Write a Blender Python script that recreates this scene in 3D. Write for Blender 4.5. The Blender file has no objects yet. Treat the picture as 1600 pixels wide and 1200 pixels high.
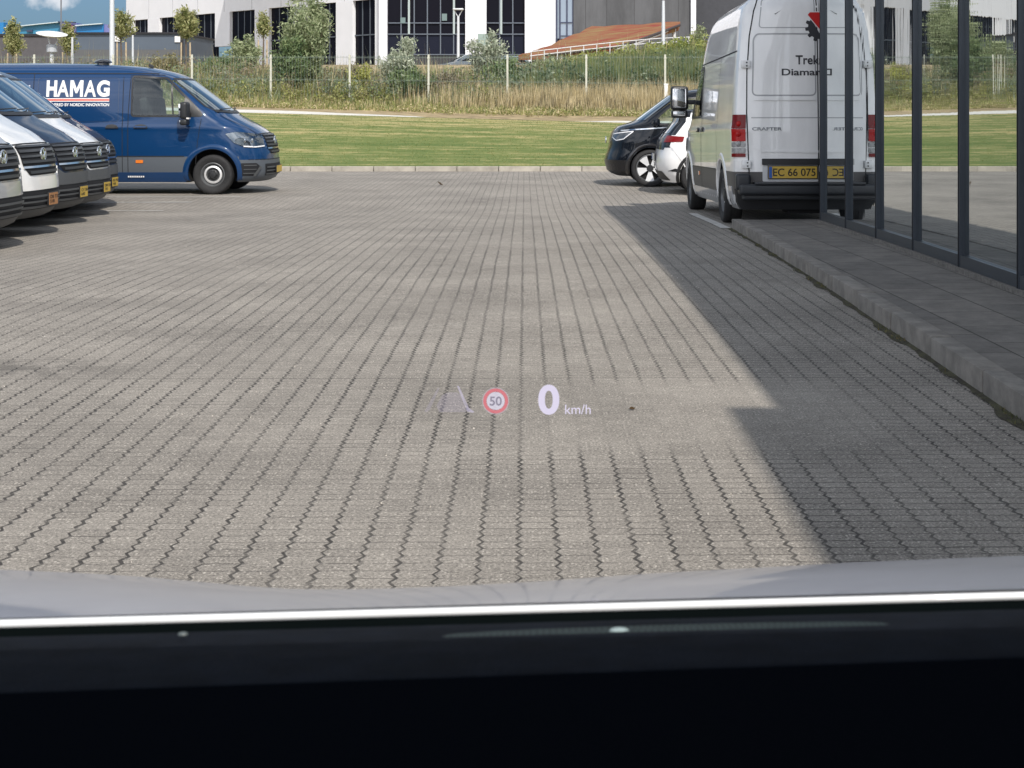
import bpy, bmesh, math, random
import numpy as np
from mathutils import Vector, Matrix, geometry
from mathutils.bvhtree import BVHTree
PI = math.pi
R = math.radians
random.seed(7)
rng = np.random.default_rng(7)
scene = bpy.context.scene
COL = scene.collection

# ------------------------------------------------------------------ camera
CAMZ = 1.37
F = 2311.0           # focal length in pixels of the 1600 px wide picture
cam_d = bpy.data.cameras.new('camera')
cam = bpy.data.objects.new('camera', cam_d)
COL.objects.link(cam)
cam.location = (0, 0, CAMZ)
cam.rotation_euler = (PI/2, 0, 0)
cam_d.sensor_width = 36
cam_d.lens = 36*F/1600
cam_d.shift_x = -44/1600
cam_d.shift_y = -435/1600
cam_d.clip_start = 0.05
cam_d.clip_end = 3000
cam_d.dof.use_dof = True
cam_d.dof.focus_distance = 18
cam_d.dof.aperture_fstop = 20
scene.camera = cam
scene.render.resolution_x, scene.render.resolution_y = 1024, 768

# ------------------------------------------------------------------ world, sun, exposure
EL = R(46)
sh = Vector((0.322, -0.947))                 # horizontal direction towards the sun
sun_v = Vector((sh.x*math.cos(EL), sh.y*math.cos(EL), math.sin(EL)))
w = bpy.data.worlds.new('World')
scene.world = w
w.use_nodes = True
nt = w.node_tree
nt.nodes.clear()
out = nt.nodes.new('ShaderNodeOutputWorld')
bg = nt.nodes.new('ShaderNodeBackground')
sky = nt.nodes.new('ShaderNodeTexSky')
sky.sky_type = 'NISHITA'
sky.sun_disc = False
sky.sun_elevation = EL
sky.sun_rotation = math.atan2(sh.x, sh.y)
sky.air_density = 1.0
sky.dust_density = 0.4
sky.ozone_density = 2.5
tc = nt.nodes.new('ShaderNodeTexCoord')
mp = nt.nodes.new('ShaderNodeMapping')
mp.inputs['Scale'].default_value = (1, 1, 2.2)
mp.inputs['Location'].default_value = (0.9, 0.25, 0.0)
nz = nt.nodes.new('ShaderNodeTexNoise')
nz.inputs['Scale'].default_value = 3.1
nz.inputs['Detail'].default_value = 9
nz.inputs['Roughness'].default_value = 0.55
rp = nt.nodes.new('ShaderNodeValToRGB')
rp.color_ramp.elements[0].position = 0.44
rp.color_ramp.elements[1].position = 0.56
mx = nt.nodes.new('ShaderNodeMix')
mx.data_type = 'RGBA'
mx.inputs[7].default_value = (7.3, 7.55, 8.0, 1)
tint = nt.nodes.new('ShaderNodeMix'); tint.data_type = 'RGBA'; tint.blend_type = 'MULTIPLY'
tint.inputs[0].default_value = 1.0
tint.inputs[7].default_value = (0.88, 0.93, 0.90, 1)
L = nt.links.new
L(tc.outputs['Generated'], mp.inputs['Vector']); L(mp.outputs['Vector'], nz.inputs['Vector'])
L(nz.outputs['Fac'], rp.inputs['Fac'])
# deeper blue low down, and a small tower of cloud above the far warehouses
sxyz = nt.nodes.new('ShaderNodeSeparateXYZ'); L(tc.outputs['Generated'], sxyz.inputs[0])
hz = nt.nodes.new('ShaderNodeMapRange'); hz.inputs[1].default_value = 0.05; hz.inputs[2].default_value = 0.30; L(sxyz.outputs[2], hz.inputs[0])
tcol = nt.nodes.new('ShaderNodeMix'); tcol.data_type = 'RGBA'; L(hz.outputs[0], tcol.inputs[0])
tcol.inputs[6].default_value = (0.26, 0.36, 0.52, 1); tcol.inputs[7].default_value = (0.88, 0.93, 0.90, 1)
L(tcol.outputs[2], tint.inputs[7])
dn = nt.nodes.new('ShaderNodeTexNoise'); dn.inputs['Scale'].default_value = 45; dn.inputs['Detail'].default_value = 6; L(tc.outputs['Generated'], dn.inputs['Vector'])
vd = nt.nodes.new('ShaderNodeVectorMath'); vd.operation = 'DISTANCE'; L(tc.outputs['Generated'], vd.inputs[0]); vd.inputs[1].default_value = (-0.309, 0.948, 0.078)
ds = nt.nodes.new('ShaderNodeMath'); ds.operation = 'MULTIPLY_ADD'; L(dn.outputs['Fac'], ds.inputs[0]); ds.inputs[1].default_value = -0.05; L(vd.outputs['Value'], ds.inputs[2])
cm = nt.nodes.new('ShaderNodeMapRange'); cm.inputs[1].default_value = -0.019; cm.inputs[2].default_value = -0.010; cm.inputs[3].default_value = 0.85; cm.inputs[4].default_value = 0; L(ds.outputs[0], cm.inputs[0])
ca = nt.nodes.new('ShaderNodeMath'); ca.operation = 'MAXIMUM'; L(cm.outputs[0], ca.inputs[0])
L(sky.outputs['Color'], tint.inputs[6]); L(tint.outputs[2], mx.inputs[6])
cz = nt.nodes.new('ShaderNodeMapRange'); cz.inputs[1].default_value = 0.10; cz.inputs[2].default_value = 0.25; L(sxyz.outputs[2], cz.inputs[0])
cy_ = nt.nodes.new('ShaderNodeMath'); cy_.operation = 'MULTIPLY'; L(rp.outputs['Color'], cy_.inputs[0]); L(cz.outputs[0], cy_.inputs[1]); L(cy_.outputs[0], ca.inputs[1]); L(ca.outputs[0], mx.inputs[0])
# added unseen cloud bank low behind the camera, brightens faces turned towards it
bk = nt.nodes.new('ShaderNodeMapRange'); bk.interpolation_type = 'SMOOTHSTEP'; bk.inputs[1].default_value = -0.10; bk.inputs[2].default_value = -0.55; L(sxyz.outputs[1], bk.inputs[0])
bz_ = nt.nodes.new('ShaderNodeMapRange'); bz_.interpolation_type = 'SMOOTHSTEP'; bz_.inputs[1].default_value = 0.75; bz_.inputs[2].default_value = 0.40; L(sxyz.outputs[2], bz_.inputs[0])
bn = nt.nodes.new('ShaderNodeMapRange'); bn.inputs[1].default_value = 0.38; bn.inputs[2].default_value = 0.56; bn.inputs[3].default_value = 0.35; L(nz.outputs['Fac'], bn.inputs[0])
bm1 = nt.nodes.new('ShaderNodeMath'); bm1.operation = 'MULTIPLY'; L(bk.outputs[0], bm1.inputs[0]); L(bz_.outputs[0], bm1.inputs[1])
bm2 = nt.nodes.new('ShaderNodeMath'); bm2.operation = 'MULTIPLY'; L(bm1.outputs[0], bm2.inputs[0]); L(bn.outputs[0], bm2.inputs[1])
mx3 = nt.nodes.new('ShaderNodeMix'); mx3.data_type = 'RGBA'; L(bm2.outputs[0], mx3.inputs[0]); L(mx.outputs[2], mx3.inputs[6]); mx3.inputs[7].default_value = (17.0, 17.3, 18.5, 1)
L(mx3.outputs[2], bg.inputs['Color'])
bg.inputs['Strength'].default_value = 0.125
L(bg.outputs['Background'], out.inputs['Surface'])
sd = bpy.data.lights.new('sun', 'SUN')
sd.energy = 4.5
sd.angle = R(0.5)
sd.color = (1.0, 0.94, 0.86)
so = bpy.data.objects.new('sun', sd)
COL.objects.link(so)
so.rotation_euler = sun_v.to_track_quat('Z', 'Y').to_euler()
so.location = (5, -10, 20)
vs = scene.view_settings
vs.view_transform = 'Standard'
vs.look = 'None'
vs.exposure = -0.12
vs.gamma = 1.0
scene.cycles.max_bounces = 8
scene.cycles.transparent_max_bounces = 16
scene.cycles.sample_clamp_indirect = 6.0

# ------------------------------------------------------------------ helpers: materials
MATS = {}
def nodes(name):
    m = bpy.data.materials.new(name)
    m.use_nodes = True
    t = m.node_tree
    b = t.nodes['Principled BSDF']
    return m, t, b
def mat(name, col, rough=0.6, metal=0.0, var=0.0, vscale=3.0, bump=0.0, bscale=30.0, coat=0.0, spec=0.5, stretch=(1,1,1), emit=None, det=5, col2=None, sheen=0):
    if name in MATS: return MATS[name]
    m, t, b = nodes(name)
    b.inputs['Base Color'].default_value = (*col, 1)
    b.inputs['Roughness'].default_value = rough
    b.inputs['Metallic'].default_value = metal
    b.inputs['Specular IOR Level'].default_value = spec
    b.inputs['Coat Weight'].default_value = coat
    b.inputs['Coat Roughness'].default_value = 0.03
    tcn = t.nodes.new('ShaderNodeTexCoord')
    mpn = t.nodes.new('ShaderNodeMapping')
    mpn.inputs['Scale'].default_value = stretch
    t.links.new(tcn.outputs['Object'], mpn.inputs['Vector'])
    if var > 0 or col2:
        n = t.nodes.new('ShaderNodeTexNoise')
        n.inputs['Scale'].default_value = vscale
        n.inputs['Detail'].default_value = det
        n.inputs['Roughness'].default_value = 0.65
        t.links.new(mpn.outputs['Vector'], n.inputs['Vector'])
        r = t.nodes.new('ShaderNodeValToRGB')
        c1 = tuple(c*(1-var) for c in col)
        c2 = col2 if col2 else tuple(min(1, c*(1+var)) for c in col)
        r.color_ramp.elements[0].position = 0.36
        r.color_ramp.elements[1].position = 0.64
        r.color_ramp.elements[0].color = (*c1, 1)
        r.color_ramp.elements[1].color = (*c2, 1)
        t.links.new(n.outputs['Fac'], r.inputs['Fac'])
        t.links.new(r.outputs['Color'], b.inputs['Base Color'])
    if bump > 0:
        n2 = t.nodes.new('ShaderNodeTexNoise')
        n2.inputs['Scale'].default_value = bscale
        n2.inputs['Detail'].default_value = 4
        bp = t.nodes.new('ShaderNodeBump')
        bp.inputs['Strength'].default_value = bump
        bp.inputs['Distance'].default_value = 0.02
        t.links.new(mpn.outputs['Vector'], n2.inputs['Vector'])
        t.links.new(n2.outputs['Fac'], bp.inputs['Height'])
        t.links.new(bp.outputs['Normal'], b.inputs['Normal'])
    if emit:
        b.inputs['Emission Color'].default_value = (*emit[0], 1)
        b.inputs['Emission Strength'].default_value = emit[1]
    MATS[name] = m
    return m
def leaf_mat(name, c1, c2, scale=6.0, tr=0.25):
    if name in MATS: return MATS[name]
    m, t, b = nodes(name)
    n = t.nodes.new('ShaderNodeTexNoise'); n.inputs['Scale'].default_value = scale; n.inputs['Detail'].default_value = 3
    g = t.nodes.new('ShaderNodeTexCoord'); t.links.new(g.outputs['Object'], n.inputs['Vector'])
    r = t.nodes.new('ShaderNodeValToRGB')
    r.color_ramp.elements[0].position = 0.35; r.color_ramp.elements[1].position = 0.65
    r.color_ramp.elements[0].color = (*c1, 1); r.color_ramp.elements[1].color = (*c2, 1)
    t.links.new(n.outputs['Fac'], r.inputs['Fac']); t.links.new(r.outputs['Color'], b.inputs['Base Color'])
    b.inputs['Roughness'].default_value = 0.55
    tl = t.nodes.new('ShaderNodeBsdfTranslucent'); t.links.new(r.outputs['Color'], tl.inputs['Color'])
    ms = t.nodes.new('ShaderNodeMixShader'); ms.inputs[0].default_value = tr
    o = [x for x in t.nodes if x.type == 'OUTPUT_MATERIAL'][0]
    t.links.new(b.outputs[0], ms.inputs[1]); t.links.new(tl.outputs[0], ms.inputs[2]); t.links.new(ms.outputs[0], o.inputs['Surface'])
    MATS[name] = m
    return m
def glass_mat(name, tintc=(0.55, 0.62, 0.6), ior=1.5, rough=0.0, boost=0.0):
    if name in MATS: return MATS[name]
    m = bpy.data.materials.new(name); m.use_nodes = True
    t = m.node_tree; t.nodes.clear()
    o = t.nodes.new('ShaderNodeOutputMaterial')
    tr = t.nodes.new('ShaderNodeBsdfTransparent'); tr.inputs['Color'].default_value = (*tintc, 1)
    gl = t.nodes.new('ShaderNodeBsdfGlossy'); gl.inputs['Roughness'].default_value = rough; gl.inputs['Color'].default_value = (0.9, 0.97, 1, 1)
    fr = t.nodes.new('ShaderNodeFresnel'); fr.inputs['IOR'].default_value = ior
    ad = t.nodes.new('ShaderNodeMath'); ad.operation = 'ADD'; ad.inputs[1].default_value = boost; ad.use_clamp = True
    mxs = t.nodes.new('ShaderNodeMixShader')
    t.links.new(fr.outputs[0], ad.inputs[0]); t.links.new(ad.outputs[0], mxs.inputs[0])
    t.links.new(tr.outputs[0], mxs.inputs[1]); t.links.new(gl.outputs[0], mxs.inputs[2]); t.links.new(mxs.outputs[0], o.inputs['Surface'])
    MATS[name] = m
    return m
def paint(name, col, rough=0.25, flake=0.0):
    return mat('paint_'+name, col, rough=0.35, metal=flake, coat=1.0, spec=0.12, bump=0.015, bscale=5, var=0.03, vscale=1.5)

# ------------------------------------------------------------------ helpers: objects
def tag(o, label=None, cat=None, group=None, kind=None):
    if label: o['label'] = label
    if cat: o['category'] = cat
    if group: o['group'] = group
    if kind: o['kind'] = kind
    return o
def empty(name, loc, rot=(0, 0, 0), label=None, cat=None, group=None):
    o = bpy.data.objects.new(name, None)
    COL.objects.link(o)
    o.location = loc; o.rotation_euler = rot; o.empty_display_size = 0.3
    return tag(o, label, cat, group)
def mesh_obj(name, verts, faces, m=None, parent=None, smooth=False, angle=35):
    me = bpy.data.meshes.new(name)
    me.from_pydata([tuple(v) for v in verts], [], faces)
    me.update()
    return link_mesh(name, me, m, parent, smooth, angle)
def link_mesh(name, me, m=None, parent=None, smooth=False, angle=35):
    if smooth:
        me.shade_smooth()
        me.set_sharp_from_angle(angle=R(angle))
    if m and not me.materials:
        me.materials.append(m)
    o = bpy.data.objects.new(name, me)
    COL.objects.link(o)
    if parent: o.parent = parent
    return o
def bm_obj(name, bm, m=None, parent=None, smooth=False, angle=35):
    me = bpy.data.meshes.new(name)
    bmesh.ops.recalc_face_normals(bm, faces=bm.faces[:])
    bm.to_mesh(me); bm.free()
    return link_mesh(name, me, m, parent, smooth, angle)
def setmat(o, m):
    if not o.data.materials: o.data.materials.append(None)
    o.material_slots[0].link = 'OBJECT'
    o.material_slots[0].material = m
def add_box(bm, c, s, rot=None, bevel=0.0, seg=2):
    M = Matrix.Translation(Vector(c)) @ (rot if rot else Matrix.Identity(4)) @ Matrix.Diagonal((s[0], s[1], s[2], 1))
    r = bmesh.ops.create_cube(bm, size=1.0, matrix=M)
    if bevel > 0:
        es = set()
        for v in r['verts']: es.update(v.link_edges)
        bmesh.ops.bevel(bm, geom=list(es), offset=bevel, segments=seg, affect='EDGES', profile=0.6)
def box(name, c, s, m, parent=None, rot=None, bevel=0.0, seg=2):
    bm = bmesh.new(); add_box(bm, c, s, rot, bevel, seg)
    return bm_obj(name, bm, m, parent, smooth=bevel > 0, angle=40)
def add_tube(bm, pts, rad, seg=8, cap=True):
    pts = [Vector(p) for p in pts]
    rads = rad if isinstance(rad, (list, tuple)) else [rad]*len(pts)
    rings = []
    for i, p in enumerate(pts):
        d = (pts[min(i+1, len(pts)-1)] - pts[max(i-1, 0)]).normalized()
        a = Vector((0, 0, 1)) if abs(d.z) < 0.9 else Vector((1, 0, 0))
        u = d.cross(a).normalized(); v = d.cross(u).normalized()
        rings.append([bm.verts.new(p + (u*math.cos(2*PI*k/seg) + v*math.sin(2*PI*k/seg))*rads[i]) for k in range(seg)])
    for i in range(len(rings)-1):
        for k in range(seg):
            bm.faces.new((rings[i][k], rings[i][(k+1) % seg], rings[i+1][(k+1) % seg], rings[i+1][k]))
    if cap:
        bm.faces.new(rings[0][::-1]); bm.faces.new(rings[-1])
def tube(name, pts, rad, m, parent=None, seg=8):
    bm = bmesh.new(); add_tube(bm, pts, rad, seg)
    return bm_obj(name, bm, m, parent, smooth=True, angle=60)
def add_lathe(bm, prof, M, seg=32, closed=False):
    """prof: list of (r, h) about local z axis, M places it"""
    rings = []
    for r, h in prof:
        rings.append([bm.verts.new(M @ Vector((r*math.cos(2*PI*k/seg), r*math.sin(2*PI*k/seg), h))) for k in range(seg)])
    n = len(rings)
    for i in range(n if closed else n-1):
        A, B = rings[i], rings[(i+1) % n]
        for k in range(seg):
            bm.faces.new((A[k], A[(k+1) % seg], B[(k+1) % seg], B[k]))
def text_mesh(s, size=1.0, offset=0.0, align='LEFT', shear=0.0, space=1.0):
    cu = bpy.data.curves.new('t', 'FONT')
    cu.body = s; cu.size = size; cu.offset = offset; cu.align_x = align; cu.shear = shear; cu.space_character = space
    o = bpy.data.objects.new('t', cu); COL.objects.link(o)
    dg = bpy.context.evaluated_depsgraph_get()
    me = bpy.data.meshes.new_from_object(o.evaluated_get(dg))
    vs_ = [v.co.copy() for v in me.vertices]; fs = [list(p.vertices) for p in me.polygons]
    bpy.data.objects.remove(o); bpy.data.curves.remove(cu); bpy.data.meshes.remove(me)
    return vs_, fs
def fit_text(s, x0, x1, y0, y1, **k):
    """text scaled to fill the rectangle, 2D vertices"""
    v, f = text_mesh(s, **k)
    ax = [p.x for p in v]; ay = [p.y for p in v]
    sx = (x1-x0)/(max(ax)-min(ax)); sy = (y1-y0)/(max(ay)-min(ay))
    mnx, mny = min(ax), min(ay)
    return [(x0+(p.x-mnx)*sx, y0+(p.y-mny)*sy) for p in v], f
def interp(tab, z):
    xs = [t[0] for t in tab]; ys = [t[1] for t in tab]
    return float(np.interp(z, xs, ys))
def fill2d(poly, h):
    """triangulate polygon with interior grid points spaced h"""
    pts = [Vector(p) for p in poly]
    dense = []
    for i in range(len(pts)):
        a, b = pts[i], pts[(i+1) % len(pts)]
        n = max(1, int((b-a).length/h))
        for k in range(n): dense.append(a.lerp(b, k/n))
    n0 = len(dense)
    edges = [(i, (i+1) % n0) for i in range(n0)]
    def inside(p):
        c = False
        for i in range(n0):
            a, b = dense[i], dense[(i+1) % n0]
            if (a.y > p[1]) != (b.y > p[1]) and p[0] < (b.x-a.x)*(p[1]-a.y)/(b.y-a.y)+a.x: c = not c
        return c
    xs = [p.x for p in dense]; ys = [p.y for p in dense]
    ext = list(dense)
    x = min(xs)+h/2
    while x < max(xs):
        y = min(ys)+h/2
        while y < max(ys):
            if inside((x, y)): ext.append(Vector((x, y)))
            y += h
        x += h
    v, e, f, _, _, _ = geometry.delaunay_2d_cdt(ext, edges, [], 1, 1e-5)
    return [(p.x, p.y) for p in v], [list(t) for t in f]
def rounded(poly, r, seg=4):
    """round the corners of a 2D polygon"""
    out_ = []
    n = len(poly)
    for i in range(n):
        p = Vector(poly[i]); a = Vector(poly[i-1]); b = Vector(poly[(i+1) % n])
        da = (a-p); db = (b-p)
        ra = min(r, da.length*0.45, db.length*0.45)
        pa = p+da.normalized()*ra; pb = p+db.normalized()*ra
        for k in range(seg+1):
            t = k/seg
            q = pa*(1-t)**2 + p*2*t*(1-t) + pb*t*t
            out_.append((q.x, q.y))
    return out_
class Surf:
    """projects flat shapes onto a body surface"""
    def __init__(s, verts, faces):
        s.bvh = BVHTree.FromPolygons([Vector(v) for v in verts], faces)
    def hit(s, o, d, off):
        loc, n, i, dist = s.bvh.ray_cast(o, d)
        if loc is None:
            loc, n, i, dist = s.bvh.find_nearest(o + d*2.0)
        if n.dot(d) > 0: n = -n
        return loc + n*off
    def put(s, name, v2, f, mode, m, parent, off=0.004, th=0.0, smooth=True):
        V = []
        O = []
        for (u, v) in v2:
            if mode == 'right': o, d = Vector((u, -3, v)), Vector((0, 1, 0))
            elif mode == 'left': o, d = Vector((u, 3, v)), Vector((0, -1, 0))
            elif mode == 'front': o, d = Vector((4, u, v)), Vector((-1, 0, 0))
            elif mode == 'rear': o, d = Vector((-9, u, v)), Vector((1, 0, 0))
            elif mode == 'top': o, d = Vector((u, v, 6)), Vector((0, 0, -1))
            elif mode == 'ws': # windscreen: u across, v height, ray at a slant
                d = Vector((-0.55, 0, -0.83)).normalized(); o = Vector((0, u, v)) - d*3
            elif mode[0] == 'diag':
                d = Vector(mode[1]).normalized()
                side = Vector((-d.y, d.x, 0)).normalized()
                o = Vector(mode[2]) + side*u + Vector((0, 0, v)) - d*3
            V.append(s.hit(o, d, off))
            if th: O.append(s.hit(o, d, off-th))
        F_ = [list(t) for t in f]
        if th:
            n = len(V)
            cnt = {}
            for t in f:
                for k in range(len(t)):
                    a, b = t[k], t[(k+1) % len(t)]
                    key = (min(a, b), max(a, b))
                    cnt.setdefault(key, []).append((a, b))
            V += O
            for key, l in cnt.items():
                if len(l) == 1:
                    a, b = l[0]
                    F_.append([b, a, a+n, b+n])
        o = mesh_obj(name, V, F_, m, parent)
        if smooth:
            bm = bmesh.new(); bm.from_mesh(o.data); bmesh.ops.recalc_face_normals(bm, faces=bm.faces[:]); bm.to_mesh(o.data); bm.free()
            o.data.shade_smooth(); o.data.set_sharp_from_angle(angle=R(40))
        return o
    def poly(s, name, poly, mode, m, parent, off=0.004, th=0.0, h=0.06, r=0.0):
        if r > 0: poly = rounded(poly, r)
        v, f = fill2d(poly, h)
        return s.put(name, v, f, mode, m, parent, off, th)
    def line(s, name, pts, wid, mode, m, parent, off=0.003, h=0.08):
        """ribbon along a polyline"""
        P = [Vector(pts[0])]
        for a, b in zip(pts[:-1], pts[1:]):
            a, b = Vector(a), Vector(b); n = max(1, int((b-a).length/h))
            for k in range(1, n+1): P.append(a.lerp(b, k/n))
        v = []; f = []
        for i, p in enumerate(P):
            d = (P[min(i+1, len(P)-1)]-P[max(i-1, 0)]).normalized()
            q = Vector((-d.y, d.x))*wid/2
            v += [tuple(p+q), tuple(p-q)]
        for i in range(len(P)-1): f.append([2*i, 2*i+1, 2*i+3, 2*i+2])
        return s.put(name, v, f, mode, m, parent, off)
def boolean(obj, cutters):
    for c in cutters:
        md = obj.modifiers.new('b', 'BOOLEAN'); md.operation = 'DIFFERENCE'; md.object = c; md.solver = 'EXACT'
    dg = bpy.context.evaluated_depsgraph_get(); dg.update()
    me = bpy.data.meshes.new_from_object(obj.evaluated_get(dg))
    obj.modifiers.clear()
    for c in cutters: bpy.data.objects.remove(c)
    return me
def prism_y(poly, y0, y1, y0t=None, y1t=None):
    """closed prism of an xz polygon between two y"""
    n = len(poly)
    v = [(p[0], y0, p[1]) for p in poly] + [(p[0], y1, p[1]) for p in poly]
    f = [list(range(n)), list(range(n, 2*n))[::-1]] + [[i, i+n, (i+1) % n+n, (i+1) % n] for i in range(n)]
    bm = bmesh.new(); vv = [bm.verts.new(p) for p in v]
    for t in f: bm.faces.new([vv[i] for i in t])
    return bm_obj('cutter', bm)
def quads(name, C, A, B, m, parent=None, tri=False):
    """many small leaves: centre C, half axis A (long), half axis B (wide), numpy (n,3)"""
    n = len(C)
    if tri:
        V = np.stack([C-B, C+B, C+A], 1).reshape(-1, 3); k = 3
    else:
        V = np.stack([C-A, C+B, C+A, C-B], 1).reshape(-1, 3); k = 4
    me = bpy.data.meshes.new(name)
    me.vertices.add(n*k); me.vertices.foreach_set('co', V.astype(np.float32).ravel())
    me.loops.add(n*k); me.loops.foreach_set('vertex_index', np.arange(n*k, dtype=np.int32))
    me.polygons.add(n); me.polygons.foreach_set('loop_start', np.arange(0, n*k, k, dtype=np.int32))
    try: me.polygons.foreach_set('loop_total', np.full(n, k, dtype=np.int32))
    except Exception: pass
    ms = m if isinstance(m, list) else [m]
    for x in ms: me.materials.append(x)
    if len(ms) > 1: me.polygons.foreach_set('material_index', rng.integers(0, len(ms), n).astype(np.int32))
    me.update(calc_edges=True); me.validate()
    o = bpy.data.objects.new(name, me); COL.objects.link(o)
    if parent: o.parent = parent
    return o
def P(x, y, D):
    """world point seen at pixel x, y of the 1600x1200 picture, D metres ahead (used for surveying only)"""
    return Vector(((x-844)*D/F, D, CAMZ-(y-165)*D/F))
# ------------------------------------------------------------------ vehicles
def shell(zs, xf, xr, w, Lf, nf, Lr, nr=3.0, NS=18, NA=12, NR=7):
    verts = []; ring = None
    for z in zs:
        a, b, hw = interp(xf, z), interp(xr, z), interp(w, z)
        lf, n, lr = interp(Lf, z), interp(nf, z), interp(Lr, z)
        half = []
        for k in range(NR):       # rear end, centre to side
            t = (k/(NR))*PI/2
            half.append((b+lr-lr*math.cos(t)**(2/nr), hw*math.sin(t)**(2/nr)))
        for k in range(NS+1):
            half.append((b+lr+(a-lf-b-lr)*k/NS, hw))
        for k in range(1, NA+1):
            t = k/NA*PI/2
            half.append((a-lf+lf*math.sin(t)**(2/n), hw*max(0.0, math.cos(t))**(2/n)))
        pts = half + [(x, -y) for x, y in half[-2:0:-1]]
        ring = len(pts)
        verts += [(x, y, z) for x, y in pts]
    faces = []
    for i in range(len(zs)-1):
        for k in range(ring):
            a0 = i*ring+k; a1 = i*ring+(k+1) % ring
            faces.append([a0, a1, a1+ring, a0+ring])
    faces.append(list(range(ring))[::-1])
    faces.append([(len(zs)-1)*ring+k for k in range(ring)])
    bm = bmesh.new()
    vv = [bm.verts.new(p) for p in verts]
    for f in faces: bm.faces.new([vv[i] for i in f])
    bmesh.ops.recalc_face_normals(bm, faces=bm.faces[:])
    bmesh.ops.triangulate(bm, faces=[f for f in bm.faces if len(f.verts) > 4])
    return bm
def split_faces(me, classify, names):
    """split one mesh into several by a classifier -> dict name: mesh"""
    res = {}
    groups = {}
    for p in me.polygons:
        groups.setdefault(classify(p.center, p.normal), []).append(p.index)
    for g, idx in groups.items():
        remap = {}; v = []; f = []
        for i in idx:
            t = []
            for vi in me.polygons[i].vertices:
                if vi not in remap:
                    remap[vi] = len(v); v.append(tuple(me.vertices[vi].co))
                t.append(remap[vi])
            f.append(t)
        n = bpy.data.meshes.new(g); n.from_pydata(v, [], f); n.update()
        n.shade_smooth(); n.set_sharp_from_angle(angle=R(32))
        res[g] = n
    return res
def cyl_y(x, y, z, r, d, seg=40):
    bm = bmesh.new()
    M = Matrix.Translation((x, y, z)) @ Matrix.Rotation(PI/2, 4, 'X')
    bmesh.ops.create_cone(bm, cap_ends=True, segments=seg, radius1=r, radius2=r, depth=d, matrix=M)
    return bm_obj('cutter', bm)

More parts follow.
